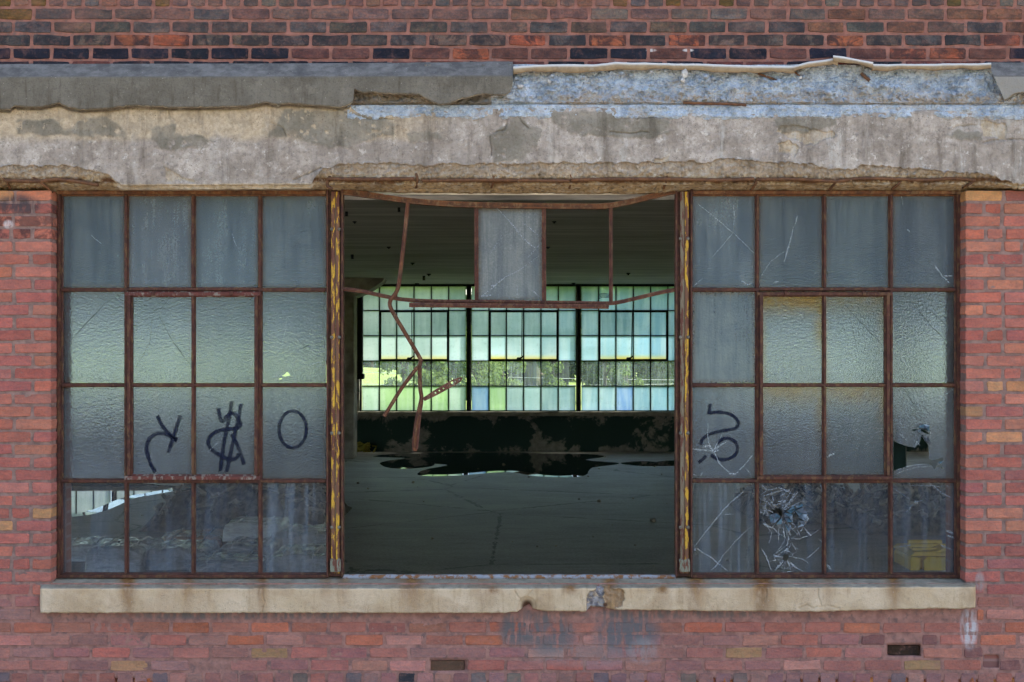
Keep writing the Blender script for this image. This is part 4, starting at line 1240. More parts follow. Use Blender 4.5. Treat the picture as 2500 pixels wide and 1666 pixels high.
coats = [[(40, 292), (130, 285), (155, 312), (175, 306), (205, 283), (265, 284), (300, 312), (322, 345), (160, 334), (90, 336), (38, 330)],
         [(365, 312), (400, 302), (436, 296), (432, 328), (455, 326), (500, 330), (535, 345), (515, 358), (430, 372), (395, 366), (368, 342)],
         [(690, 262), (850, 266), (940, 288), (965, 302), (966, 330), (905, 345), (845, 366), (800, 364), (750, 350), (700, 336), (640, 342), (668, 310)],
         [(1185, 330), (1240, 300), (1262, 265), (1290, 300), (1330, 312), (1312, 360), (1280, 395), (1205, 402)],
         [(985, 325), (1075, 318), (1080, 345), (1000, 350)], [(2290, 330), (2340, 315), (2405, 320), (2400, 345), (2330, 340)], [(1885, 285), (2040, 275), (2050, 310), (1990, 325), (1900, 330), (1888, 305)],
         [(555, 338), (600, 342), (580, 348)], [(1330, 268), (1500, 266), (1640, 290), (1640, 330), (1560, 345), (1400, 330), (1345, 305)]]
coat = np.zeros(PX.shape)
for c_ in coats:
    dd = seg_dist(wobx, woby, c_ + [c_[0]]); ins = inpoly(wobx, woby, c_)
    coat = np.maximum(coat, np.where(ins, sstep(0, 3 + 9 * fbm(PX / 60, PY / 40, 2, 33), dd), 0) * (.72 + .28 * sstep(.3, .6, fbm(PX / 34, PY / 30, 4, 35))))
coat = coat * sstep(.22, .34, fbm(PX / 16, PY / 14, 4, 39))
coat[~face] = 0
# broken shallow scabs on the face
scab = [[(1890, 322), (1905, 312), (1960, 308), (2000, 320), (2035, 318), (2040, 330), (2000, 345), (1980, 355), (1930, 340)], [(1895, 352), (1930, 345), (1950, 360), (1935, 380), (1905, 375)],
        [(398, 408), (440, 430), (480, 444), (410, 446)], [(1600, 390), (1630, 385), (1640, 410), (1600, 412)], [(2395, 290), (2460, 305), (2450, 340), (2405, 335)]]
sc_m = np.zeros(PX.shape)
for c_ in scab: sc_m = np.maximum(sc_m, inpoly(wobx, woby, c_).astype(float))
sc_m[~face] = 0
n_lo = fbm(PX / 160, PY / 90, 4, 41); n_md = fbm(PX / 26, PY / 22, 4, 43); n_hi = fbm(PX / 7, PY / 7, 3, 47)
below = (PY >= spt[:, None]) & (spall[:, None] > .2)
wd, wid = worley(PX / 11, PY / 11, 3)
Y = Y + np.where(face, -.006 * (n_lo - .5) - .005 * (n_md - .5) - .0025 * (n_hi - .5), 0)
Y = Y - coat * .004 + sc_m * (.009 + .012 * (n_hi - .5))
Y = Y + np.where(below, .030 * (n_md - .5) + .016 * (n_hi - .5) - .022 * np.clip(.6 - wd, 0, 1) * (wid > .3), 0)
ls = np.clip((PY - 446) / 12, 0, 1)
Y = Y + ls * .022 * (fbm(PX / 60, PY / 6, 4, 51) - .5)
PY2 = PY + np.where(below, 3 * (fbm(PX / 14, PY / 10, 3, 55) - .5), 0)
cracks = [[(1238, 262), (1240, 290), (1232, 318), (1205, 322)], [(1262, 270), (1275, 300), (1290, 312)], [(1195, 335), (1198, 360), (1200, 380)], [(1490, 322), (1540, 326), (1580, 322)],
          [(845, 275), (880, 290), (960, 293)], [(715, 440), (760, 424), (785, 408)], [(412, 266), (416, 290)], [(2330, 312), (2360, 306), (2385, 305)], [(2400, 350), (2440, 342), (2500, 341)], [(660, 300), (690, 312), (700, 330)]]
cd = np.full(PX.shape, 99.0)
for c_ in cracks: cd = np.minimum(cd, seg_dist(wobx * .6 + PX * .4, woby * .6 + PY * .4, c_))
Y = Y + .012 * np.clip(1 - cd / 2.2, 0, 1) * face
g_m = sstep(352, 326, PY + 24 * (fbm(PX / 50, PY / 30, 4, 61) - .5)) * sstep(1130, 950, PX + 120 * (fbm(PX / 60, PY / 40, 3, 63) - .5)) * (face)
g_m = np.maximum(g_m, sc_m * .8)
b_m = np.maximum(np.where(PY >= spt[:, None] - 1, sstep(0, .2, spall[:, None] + (PY > 448)), 0), .0)
b_m = b_m * (.35 + .65 * sstep(416, 440, PY + 14 * (fbm(PX / 30, PY / 14, 3, 57) - .5)))
a_m = face * sstep(.5, .62, fbm(PX / 22, PY / 120, 4, 71)) * (interp(X1, [(-70, .25), (850, .35), (1150, .3), (1650, .8), (2100, 1), (2570, 1)])[:, None]) * (1 - coat)
a_m = np.maximum(a_m, sc_m * .35)
tan_clean = ((PX > 290) & (PX < 790) & (PY > 449)) * 1.0
beam = sheet("beam_face", PX, PY2, Y, M_BEAM, BM, (coat, np.maximum(g_m, tan_clean), b_m * (1 - .55 * tan_clean), a_m))

# broken core between ledge pieces
nx = 1300
X1 = np.linspace(848, 2570, nx)
seg_pts = [(158, -.004), (174, -.006), (184, -.010), (251, -.047), (252.5, -.034), (255, -.034), (257, -.050), (284, -.0585), (292, -.045)]
n_per = [3, 3, 46, 2, 2, 2, 14, 3]
PYl, Yl = [], []
for k, n_ in enumerate(n_per):
    for j in range(n_):
        t = j / n_; PYl.append(seg_pts[k][0] * (1 - t) + seg_pts[k + 1][0] * t); Yl.append(seg_pts[k][1] * (1 - t) + seg_pts[k + 1][1] * t)
PYl.append(292); Yl.append(-.045)
PY = np.array(PYl)[None, :] + 0 * X1[:, None]; Y = np.array(Yl)[None, :] + 0 * X1[:, None]; PX = X1[:, None] + 0 * PY
PY = PY + (3.0 * (fbm(PX / 60, PY * 0, 4, 81) - .5)) + interp(X1, [(848, 0), (1150, 0), (2480, 1)])[:, None]
main = (PY < 250)
wd, wid = worley(PX / 9.0, PY / 9.0, 7); wd2, wid2 = worley(PX / 20.0, PY / 16.0, 9)
Y = Y + (.07 * (fbm(PX / 40, PY / 26, 4, 83) - .5) - .034 * np.clip(.62 - wd, 0, 1) * (wid - .2) - .07 * np.clip(.5 - wd2, 0, 1) * (wid2 > .62) + .016 * (fbm(PX / 6, PY / 6, 3, 85) - .5)) * np.where(main, 1, .4)
Y = np.minimum(Y, -.004 - .006 * fbm(PX / 12, PY / 12, 3, 86))
g_c = sstep(215, 240, PY + 26 * (fbm(PX / 40, PY / 20, 4, 87) - .5)) * (PY < 256) * sstep(1250, 1400, PX) * .9 + (PX < 1120) * (PY < 256)
r_c = (PX < 1200) * (PY < 257) * .75
sheet("broken_core", PX, PY, Y, M_CORE, BM, (r_c, np.clip(g_c, 0, 1), 0 * PX, 0 * PX), smooth=False)

def ledge(px0, px1, topf, botf, name, lshift=None, nx=900, amp=1.0):
    U = np.linspace(0, 1, nx); X1 = px0 + (px1 - px0) * U
    tp = topf(X1); bt = botf(X1) + (3.0 * (fbm(X1 / 12, X1 * 0, 4, 91) - .5) + 2 * (fbm(X1 / 4, X1 * 0, 2, 93) - .5)) * amp
    face0 = 187 + (tp - 155) * .5 + 0 * X1
    bt = np.maximum(bt, face0 + 4)
    cpy = np.stack([tp - 5, tp, face0 - 2, face0 + 2, bt - 2.0, bt, bt + 3.0, bt + 9], 1)
    cyy = np.stack([np.full(nx, .03), np.full(nx, -.008), np.full(nx, -.100), np.full(nx, -.108), np.full(nx, -.108), np.full(nx, -.103), np.full(nx, -.02), np.full(nx, .0)], 1)
    sg = [2, 12, 2, 28, 3, 5, 2]; PYl, Yl, K = [], [], []
    for k, n_ in enumerate(sg):
        for j in range(n_):
            t = j / n_; PYl.append(cpy[:, k] * (1 - t) + cpy[:, k + 1] * t); Yl.append(cyy[:, k] * (1 - t) + cyy[:, k + 1] * t); K.append(k + t)
    PYl.append(cpy[:, -1]); Yl.append(cyy[:, -1]); K.append(7)
    PY = np.stack(PYl, 1); Y = np.stack(Yl, 1); PX = X1[:, None] + 0 * PY; K = np.array(K)[None, :] + 0 * PX
    Y = Y + .005 * (fbm(PX / 80, PY / 40, 4, 95) - .5) + .0025 * (fbm(PX / 9, PY / 9, 3, 97) - .5)
    Y = Y + np.where(K > 4.8, .012 * (fbm(PX / 7, PY / 5, 3, 99) - .5), 0)
    r_ = np.where(K < 2.5, 1.0, 0.0); edge = np.where((K > 4.6) & (K < 5.3), .5 * sstep(.5, .62, fbm(PX / 25, PY / 25, 3, 101)), 0) + np.where(K >= 5.0, .5, 0)
    if lshift is not None: PX = PX + lshift(U)[:, None] * ((PY - 155) / 90.0)
    bl = np.zeros(PX.shape)
    if lshift is not None: bl = np.where((K > 2.6) & (K < 5), .75, 0)
    return sheet(name, PX, PY, Y, M_LEDGE, BM, (r_, np.clip(edge, 0, 1), bl, 0 * PX), close=True)
ledge(-70, 1252, lambda x: interp(x, [(-70, 158), (800, 156), (1252, 152)]), lambda x: interp(x, LB), "ledge")
ledge(2412, 2570, lambda x: 154 + 0 * x, lambda x: interp(x, [(2412, 245), (2425, 242), (2440, 234), (2460, 228), (2570, 226)]), "ledge", lambda u: 40 * (1 - u), 160)
# vertical crack pieces in the left ledge top and the torn membrane along the break
def membrane(pts, thick, name, seed, front=-.062, lift=0.0, nx=300):
    X1 = np.linspace(pts[0][0], pts[-1][0], nx); tp = interp(X1, pts) + 2.2 * (fbm(X1 / 35, X1 * 0, 4, seed) - .5)
    th = thick * (.6 + .8 * fbm(X1 / 50, X1 * 0, 3, seed + 3))
    cpy = np.stack([tp - 1, tp, tp + 1.0, tp + 3.0 + th * .2, tp + th, tp + th + 1.2, tp + th * .6], 1)
    cyy = np.stack([np.full(nx, .02), np.full(nx, front + .012), np.full(nx, front), np.full(nx, front - .004), np.full(nx, front + .004), np.full(nx, front + .02), np.full(nx, .02)], 1)
    cyy[:, 1:6] += (.014 * (fbm(X1 / 60, X1 * 0, 4, seed + 7) - .5))[:, None]
    m_ = np.zeros(cpy.shape); m_[:, :3] = 1.0
    return sheet(name, X1[:, None] + 0 * cpy, cpy, cyy, M_MEMB, BM, (m_, 0 * m_, 0 * m_, 0 * m_), close=True)
def memb_mat():
    m = Mat("torn_roof_membrane")
    r, g, b, al = m.mask(); n1 = m.noise(22, 6, .65)
    c = m.mix(m.map(n1, .3, .7), (.33, .25, .16), (.20, .145, .09))
    c = m.mix(m.map(n1, .55, .7, 0, .5), c, (.4, .36, .3))
    c = m.mix(r, c, (.60, .57, .52))
    return m.done(m.bsdf(c, .85, m.bump(n1, .5, .006)))
M_MEMB = memb_mat()
membrane([(1253, 163), (1350, 158), (1450, 158), (1500, 153), (1700, 157), (1900, 162), (1940, 161)], 16, "membrane_edge", 111)
membrane([(1938, 162), (1975, 152), (2034, 144), (2046, 150)], 14, "membrane_flap", 121, -.075)
membrane([(2034, 136), (2060, 139), (2110, 149), (2132, 153)], 13, "membrane_flap", 131, -.09)
membrane([(2128, 158), (2200, 157), (2300, 157), (2420, 155)], 13, "membrane_edge", 141)

# reinforcement
def bar_px(name, pts, r_, mat=None, y=-.03, par=None):
    P3 = [P(p[0], p[1], p[2] if len(p) > 2 else y) for p in pts]
    return MB().tube(smooth_path(P3, 4), r_, 7).build(name, mat or M_REBAR, par or BM, True)
bar_px("rebar", [(800, 437), (900, 438), (1012, 437)], .0105, None, -.044)
bar_px("rebar", [(1030, 441), (1190, 440), (1300, 441), (1390, 442)], .0095, None, -.042)
bar_px("rebar", [(1396, 440), (1500, 438), (1640, 438), (1760, 440), (1840, 437)], .0105, None, -.044)
bar_px("rebar", [(1846, 439), (1950, 438), (2040, 443), (2100, 436), (2200, 438), (2260, 440), (2330, 436), (2380, 441)], .0095, None, -.042)
bar_px("rebar", [(12, 441), (90, 443), (140, 438), (190, 444), (240, 452)], .010, None, -.038)
bar_px("rebar", [(1668, 251), (1720, 253), (1775, 254), (1822, 257)], .008, None, -.062)
bar_px("rebar", [(1850, 180), (1885, 192), (1920, 208)], .006, None, -.03)
bar_px("rebar", [(2102, 179), (2112, 188), (2123, 197)], .0095, None, -.042)
bar_px("rebar", [(1940, 176), (1952, 186)], .005, None, -.02)
for (x_, y0_, x1_, y1_) in ((1016, 424, 1016, 458), (1205, 424, 1200, 458), (1394, 424, 1390, 460), (1628, 420, 1620, 460), (1852, 430, 1834, 464), (2046, 432, 2024, 464), (2200, 440, 2178, 462), (2380, 440, 2350, 458), (76, 430, 128, 470), (2, 430, 26, 462), (1970, 415, 1935, 432)):
    bar_px("stirrup", [(x_, y0_, -.028), ((x_ + x1_) / 2 + 3, (y0_ + y1_) / 2, -.034), (x1_, y1_, .02)], .0075)
bar_px("rebar", [(807, 428), (800, 440), (800, 455), (812, 462)], .009, None, -.03)
M_STONE = simple('pale_crumb_stone', (.42, .41, .4), .9, .3, 40)
# crumb stones caught in the break
for k, (x_, y_, s_) in enumerate(((1270, 212, .022), (1672, 180, .03), (1668, 196, .02), (2440, 238, .02), (1590, 176, .012), (680, 256, .012), (1955, 190, .010), (1340, 200, .016), (1200, 238, .012))):
    bm = bmesh.new(); bmesh.ops.create_icosphere(bm, subdivisions=1, radius=s_)
    for v in bm.verts: v.co *= random.uniform(.65, 1.15); v.co.z *= .8
    me = bpy.data.meshes.new("loose_stone"); bm.to_mesh(me); bm.free(); me.materials.append(M_STONE)
    obj_from("loose_stone", me, BM, P(x_, y_, -.05), (k, k * 2, 0))

# ---------------------------------------------------------------- stone sill
SILL = thing("stone_sill", P(1250, 1497, 0), "long buff stone sill with rust runs and broken chips", "sill")
nx = 1250
X1 = np.linspace(98, 2382, nx)
bot = 1497 + interp(X1, [(98, 0), (1230, 0), (1262, -3), (1272, -10), (1284, -20), (1292, -24), (1300, -12), (1312, -8), (1330, -4), (1430, -4), (1436, -10), (1442, -16), (1478, -14), (1500, -8), (1560, -8), (1590, -6), (2000, -3), (2100, -6), (2300, -11), (2340, -9), (2382, -13)]) + 3.2 * (fbm(X1 / 9, X1 * 0, 4, 151) - .5)
top = 1438 + interp(X1, [(98, 0), (1250, 0), (2382, -4)]) + 2.0 * (fbm(X1 / 16, X1 * 0, 4, 153) - .5)
endr = np.minimum(sstep(98, 103, X1), sstep(2382, 2377, X1))
cpy = np.stack([1404 + 0 * X1, 1408 + 0 * X1, top - 2, top + 1.5, bot - 2, bot, bot - 3, bot - 3.5], 1)
fy = -.055
cyy = np.stack([np.full(nx, .16), np.full(nx, .125), np.full(nx, fy + .006), np.full(nx, fy), np.full(nx, fy), np.full(nx, fy + .006), np.full(nx, -.006), np.full(nx, .03)], 1)
sg = [2, 12, 3, 22, 2, 6, 2]; PYl, Yl, K = [], [], []
for k, n_ in enumerate(sg):
    for j in range(n_):
        t = j / n_; PYl.append(cpy[:, k] * (1 - t) + cpy[:, k + 1] * t); Yl.append(cyy[:, k] * (1 - t) + cyy[:, k + 1] * t); K.append(k + t)
PYl.append(cpy[:, -1]); Yl.append(cyy[:, -1]); K.append(7.0)
PY = np.stack(PYl, 1); Y = np.stack(Yl, 1); PX = X1[:, None] + 0 * PY; K = np.array(K)[None, :] + 0 * PX
Y = np.where((K > 1.8) & (K < 5.2), np.maximum(Y, Y + .03 * (1 - endr[:, None]) ** 2), Y)
Y = Y + .003 * (fbm(PX / 60, PY / 30, 4, 155) - .5) + .0016 * (fbm(PX / 7, PY / 7, 3, 157) - .5)
wx = PX + 14 * (fbm(PX / 14, PY / 14, 3, 159) - .5); wy = PY + 10 * (fbm(PX / 12, PY / 12, 3, 161) - .5)
brk = inpoly(wx, wy, [(1432, 1500), (1428, 1470), (1436, 1448), (1458, 1430), (1474, 1432), (1474, 1500)]).astype(float)
brk2 = inpoly(wx, wy, [(1474, 1432), (1520, 1440), (1528, 1462), (1520, 1478), (1480, 1500)]).astype(float)
chip = np.clip(1 - np.hypot((PX - 1287) / 24, (PY - 1480) / 26), 0, 1)
Y = Y + brk * (.028 + .012 * (fbm(PX / 8, PY / 8, 3, 163) - .5)) + brk2 * (.016 + .02 * (fbm(PX / 9, PY / 9, 3, 165) - .5)) + .05 * chip
crk = [[(1255, 1445), (1268, 1460), (1272, 1472)], [(1300, 1440), (1288, 1455)], [(1950, 1487), (1972, 1478), (1985, 1484), (2000, 1482), (2022, 1478), (2050, 1487)], [(1998, 1440), (2000, 1462), (2006, 1478)], [(643, 1440), (645, 1470), (640, 1495)], [(1873, 1440), (1868, 1470)]]
cd = np.full(PX.shape, 99.0)
for c_ in crk: cd = np.minimum(cd, seg_dist(wx * .5 + PX * .5, wy * .5 + PY * .5, c_))
Y = Y + .008 * np.clip(1 - cd / 2.0, 0, 1)
rust = np.zeros(PX.shape)
for (x_, w_, a_) in ((312, 20, .9), (460, 20, .6), (300, 14, .5), (640, 16, .7), (628, 30, .4), (798, 18, .45), (838, 20, .5), (1005, 34, .7), (1010, 20, .5), (1180, 30, .4), (1700, 26, .75), (1862, 28, 1.0), (1850, 60, .35), (2022, 16, .5), (2182, 18, .7), (2175, 30, .3), (540, 60, .15), (1490, 18, .8)):
    fall = np.exp(-np.clip(PY - 1410, 0, 200) / (26 if a_ < .6 else 42))
    rust = np.maximum(rust, a_ * np.exp(-((PX - x_ - 4 * (fbm(PY / 20, PX * 0, 2, 5) - .5)) / w_) ** 2) * (.25 + .75 * fall))
for (x_, y_) in ((1203, 1441), (1392, 1438), (1618, 1440)):
    rust = np.maximum(rust, .6 * np.exp(-(np.hypot((wx - x_) / 16, (wy - y_) / 11)) ** 2))
rust = np.maximum(rust, .8 * sstep(1416, 1408, PY) * sstep(.4, .6, fbm(PX / 40, PX * 0, 3, 171)))
rust = np.maximum(rust, brk2 * .42)
rust = np.maximum(rust, .14 * sstep(.46, .66, fbm(PX / 70, PY / 60, 5, 181)))
topm = np.where(K < 2.6, 1.0, 0.0)
spot = np.maximum(np.clip(1 - np.hypot((PX - 1478) / 8, (PY - 1477) / 9), 0, 1), np.clip(chip * 1.3, 0, 1) * .7)
sheet("sill_block", PX, PY, Y, M_SILL, SILL, (np.clip(rust, 0, 1), topm, brk, sstep(.2, .6, spot)), close=True)
# raised weathered mortar kerb at the back of the sill inside the opening
X1 = np.linspace(836, 1650, 420)
cpy = np.stack([1413 + 0 * X1, 1410 + 0 * X1, 1404 + 2.5 * (fbm(X1 / 20, X1 * 0, 3, 175) - .5), 1402 + 2 * (fbm(X1 / 12, X1 * 0, 3, 177) - .5), 1404 + 0 * X1], 1)
cyy = np.stack([np.full(420, .09), np.full(420, .088), np.full(420, .10), np.full(420, .16), np.full(420, .2)], 1) + .006 * (fbm(X1 / 15, X1 * 0, 3, 179) - .5)[:, None]
M_KERB = Mat("mortar_kerb")
_n = M_KERB.noise(20, 6, .7)
M_KERB = M_KERB.done(M_KERB.bsdf(M_KERB.mix(M_KERB.map(_n, .46, .56), (.26, .27, .29), (.20, .085, .03)), .95, M_KERB.bump(M_KERB.noise(60), .6, .008)))
sheet("mortar_kerb", X1[:, None] + 0 * cpy, cpy, cyy, M_KERB, SILL, None, close=True)

# ---------------------------------------------------------------- steel windows in the front wall
YP = .118   # glass plane
ME_BAR = t_bar_mesh("glazing_bar", .0235, .034, M_STEEL)
ME_FR = t_bar_mesh("frame", .030, .05, M_STEEL)
ME_VENT = t_bar_mesh("vent_frame", .030, .045, M_STEEL)
ME_RAILR = t_bar_mesh("rail", .034, .045, M_SASHR)
ME_HEAD = t_bar_mesh("head_frame", .034, .06, M_STEEL2)

def ribbon(name, parent, pts, w, mat, y, jit=.25, soft=False, seed=0, close_smooth=5):
    """thin raised strip along photo points on the glass"""
    if parent.parent is not None and parent.parent.name.startswith("vent_sash"): parent = parent.parent
    pts2 = smooth_path(pts, close_smooth) if close_smooth > 1 else pts
    r_ = random.Random(seed); n = len(pts2); vs, mk, fs = [], [], []
    for i, p in enumerate(pts2):
        a_ = np.array(pts2[max(i - 1, 0)]); b_ = np.array(pts2[min(i + 1, n - 1)]); d_ = b_ - a_; d_ = d_ / (np.hypot(*d_) + 1e-9)
        nn = np.array((-d_[1], d_[0])); ww = w * (1 + r_.uniform(-jit, jit)) * .5
        if not soft: ww *= .35 + .65 * min(1, 3 * min(i, n - 1 - i) / n + .15)
        for k, (q, dy, mm) in enumerate(((-1.35, 0, 0), (-.35, -.0008, 1), (.35, -.0008, 1), (1.35, 0, 0)) if soft else ((-1, 0, 0), (0, -.0022, 1), (1, 0, 0))):
            e0 = nn * ww * q; vs.append(P(p[0] + e0[0], p[1] + e0[1], y + dy)); mk.append(mm if 0 < i < n - 1 else 0)
    c_ = 4 if soft else 3
    for i in range(n - 1):
        for k in range(c_ - 1): fs.append((i * c_ + k, i * c_ + k + 1, (i + 1) * c_ + k + 1, (i + 1) * c_ + k))
    o = mesh_obj(name, vs, fs, mat, parent, True)
    if soft:
        at = o.data.color_attributes.new("mask", 'FLOAT_COLOR', 'POINT')
        at.data.foreach_set("color", np.array([(m_, m_, m_, 1) for m_ in mk], np.float32).ravel())
    return o

def poly_pane(parent, outer, holes, y, mat, color, name="pane", th=.004):
    """pane with real jagged holes"""
    verts = [Vector(p) for p in outer]; edges_ = [(i, (i + 1) % len(outer)) for i in range(len(outer))]
    for h in holes:
        n0 = len(verts); verts += [Vector(p) for p in h]; edges_ += [(n0 + i, n0 + (i + 1) % len(h)) for i in range(len(h))]
    res = delaunay_2d_cdt(verts, edges_, [], 0, 1e-5)
    vs2, fcs = res[0], res[2]
    keep = []
    for f_ in fcs:
        c_ = sum((vs2[i] for i in f_), Vector((0, 0))) / len(f_)
        if inpoly(c_.x, c_.y, [tuple(p) for p in outer]) and not any(inpoly(c_.x, c_.y, h) for h in holes): keep.append(f_)
    n = len(vs2); V = [P(v.x, v.y, y - th / 2) for v in vs2] + [P(v.x, v.y, y + th / 2) for v in vs2]
    F = [tuple(f_) for f_ in keep] + [tuple(i + n for i in f_)[::-1] for f_ in keep]
    cnt = {}
    for f_ in keep:
        for i in range(len(f_)):
            a_, b_ = f_[i], f_[(i + 1) % len(f_)]; cnt[(a_, b_)] = cnt.get((a_, b_), 0) + 1
    for (a_, b_) in list(cnt):
        if (b_, a_) not in cnt: F.append((b_, a_, a_ + n, b_ + n))
    c_ = P(sum(p[0] for p in outer) / len(outer), sum(p[1] for p in outer) / len(outer), y)
    sx = P(max(p[0] for p in outer), 0, y)[0] - P(min(p[0] for p in outer), 0, y)[0]; sz = P(0, min(p[1] for p in outer), y)[2] - P(0, max(p[1] for p in outer), y)[2]
    me = bpy.data.meshes.new(name)
    me.from_pydata([((v[0] - c_[0]) / sx, v[1] - c_[1], (v[2] - c_[2]) / sz) for v in V], [], F); me.materials.append(mat); me.update()
    return obj_from(name, me, parent, c_, (0, 0, 0), (sx, 1, sz), color)

ROWS = [(477, 702.5), (713, 935), (946, 1169), (1179, 1400)]
def glass_col(row, col, nx_):
    b = [(.135, .172, .192), (.175, .21, .215), (.165, .20, .208), (.2, .22, .23)][row]
    k_ = random.uniform(.82, 1.15)
    return [q * k_ * random.uniform(.97, 1.03) for q in b]

def window(side):
    if side < 0:
        xs = [(152, 303.5), (314, 467), (477, 630), (640.5, 796)]; jamb = 147.5; mx = 796; lab = "left steel window of sixteen panes with sprayed graffiti marks"; xa, xb = 142, 797
    else:
        xs = [(1691, 1843), (1854, 2007.5), (2017.5, 2169), (2180, 2331)]; jamb = 2336.5; mx = 1691; lab = "right steel window of sixteen panes, several cracked or holed"; xa, xb = 1690, 2342
    W = thing("steel_window", P((xa + xb) / 2, 1408, .11), lab, "window")
    y0 = .108
    bar_v(ME_FR, "frame", W, jamb, 466, 1410, y0, 1.0)
    bar_h(ME_HEAD, "frame", W, xa, xb, 471.5, y0 - .004)
    bar_h(ME_FR, "frame", W, xa, xb, 1405.5, y0 - .002, 1.0)
    # glazing bars, one to each gap
    for i in range(3):
        px = (xs[i][1] + xs[i + 1][0]) / 2
        bar_v(ME_BAR, "glazing_bar", W, px, 477, 702, y0); bar_v(ME_BAR, "glazing_bar", W, px, 1179, 1400, y0)
        if i != 1: bar_v(ME_BAR, "glazing_bar", W, px, 702, 1179, y0 + .003)
    for r_ in range(3):
        py = (ROWS[r_][1] + ROWS[r_ + 1][0]) / 2
        for (p, q) in ((xs[0][0], xs[0][1] + 3), (xs[3][0] - 3, xs[3][1])): bar_h(ME_BAR, "glazing_bar", W, p, q, py, y0 + .001)
        if r_ in (0, 2): bar_h(ME_BAR, "glazing_bar", W, xs[1][0] - 3, xs[2][1] + 3, py - (1 if r_ == 0 else -1), y0 + .001)
    # projecting vent: its own frame of four panes
    V = bpy.data.objects.new("vent_sash", None); V.location = P((xs[1][0] + xs[2][1]) / 2, 1170, y0 - .01); link(V, W)
    va, vb = xs[1][0] - 1, xs[2][1] + 1
    yv = y0 - .012
    bar_h(ME_RAILR if side < 0 else ME_VENT, "rail", V, va - 6, vb + 6, 718.5, yv, .95)
    bar_h(ME_RAILR if side < 0 else ME_VENT, "rail", V, va - 6, vb + 6, 1166.5, yv, 1.05)
    bar_v(ME_VENT, "stile", V, va + 4, 722, 1160, yv - .002); bar_v(ME_VENT, "stile", V, vb - 4, 722, 1160, yv - .002)
    bar_v(ME_BAR, "glazing_bar", V, (xs[1][1] + xs[2][0]) / 2, 724, 1160, yv + .001); bar_h(ME_BAR, "glazing_bar", V, va + 8, vb - 8, 940.5, yv + .003)
    MB().bbox(*[P(va + 60, 0, yv)[0], P(va + 68, 0, yv)[0]], yv - .03, yv - .012, P(0, 722, yv)[2], P(0, 712, yv)[2], .002).build("hinge", M_STEEL, V)
    MB().bbox(*[P(vb - 68, 0, yv)[0], P(vb - 60, 0, yv)[0]], yv - .03, yv - .012, P(0, 722, yv)[2], P(0, 712, yv)[2], .002).build("hinge", M_STEEL, V)
    panes = {}
    for r_ in range(4):
        for c_ in range(4):
            x0, x1 = xs[c_]; p0, p1 = ROWS[r_]
            par, y = W, YP
            if r_ in (1, 2) and c_ in (1, 2):
                par = V; y = YP - .012
                x0, x1 = ((va + 10, xs[1][1]) if c_ == 1 else (xs[2][0], vb - 10)); p0, p1 = ((724, 935) if r_ == 1 else (946, 1160))
            g = glass_col(r_, c_, 4)
            if r_ == 3: mat = M_CLEAR; al = 1.0
            else: mat = M_FROST; al = [.75, 1.25, 1.15][r_] * random.uniform(.92, 1.08)
            if side > 0 and r_ == 3 and c_ == 0: mat = M_DUSTY
            if side < 0 and r_ == 3 and c_ == 3: mat = M_DUSTY
            if side > 0 and (r_, c_) == (1, 1): mat = M_FROST_R
            if side > 0 and (r_, c_) in ((2, 1), (2, 2), (1, 2)): mat = M_FROST_R2
            if side > 0 and (r_, c_) == (1, 0): al = .6
            o = None
            if side > 0 and (r_, c_) == (2, 3):
                hole = [(2180, 1077), (2196, 1083), (2214, 1090), (2234, 1093), (2246, 1079), (2250, 1062), (2256, 1075), (2266, 1087), (2269, 1112), (2267, 1120), (2280, 1124), (2300, 1118), (2304, 1120), (2296, 1138), (2306, 1146),
                        (2288, 1138), (2280, 1147), (2276, 1138), (2266, 1134), (2232, 1135), (2205, 1144), (2184, 1149), (2179.5, 1150)]
                h2 = [(2224, 1051), (2232, 1048), (2240, 1047), (2234, 1053)]; h3 = [(2244, 1050), (2250, 1047), (2262, 1053), (2270, 1062), (2258, 1058)]
                o = poly_pane(par, [(x0, p0), (x1, p0), (x1, p1), (x0, p1)], [[(2181 if q[0] < 2181 else q[0], q[1]) for q in hole], h2, h3], y, mat, (g[0] * 1.05, g[1] * 1.05, g[2] * 1.05, al))
                o["label"] = "frosted pane with a large jagged hole"
            elif side > 0 and (r_, c_) == (3, 1):
                h1 = [(1877, 1250), (1884, 1246), (1894, 1240), (1902, 1242), (1910, 1247), (1911, 1256), (1906, 1263), (1900, 1252), (1892, 1252), (1880, 1256)]
                h2 = [(1912, 1356), (1918, 1352), (1925, 1357), (1924, 1366), (1917, 1372), (1911, 1366)]; h3 = [(1948, 1273), (1954, 1270), (1951, 1282), (1947, 1281)]; h4 = [(1893, 1224), (1898, 1222), (1896, 1226)]
                o = poly_pane(par, [(x0, p0), (x1, p0), (x1, p1), (x0, p1)], [h1, h2, h3, h4], y, mat, (g[0], g[1], g[2], al)); o["label"] = "shattered clear pane with two holes"
            elif side < 0 and (r_, c_) == (1, 3):
                h1 = [(688, 918), (694, 915), (700, 908), (704, 911), (710, 917), (702, 918), (696, 920)]; h2 = [(675, 926), (690, 923), (686, 927)]
                o = poly_pane(par, [(x0, p0), (x1, p0), (x1, p1), (x0, p1)], [h1, h2], y, mat, (g[0], g[1], g[2], al)); o["label"] = "frosted pane with a small ragged hole near its foot"
            else: o = pane(par, x0, x1, p0, p1, y, mat, (g[0], g[1], g[2], al))
            panes[(r_, c_)] = o
    # putty lines
    return W, panes
WL, PL = window(-1)
WR, PR = window(1)
yc_ = YP - .0045; yv_ = YP - .0165

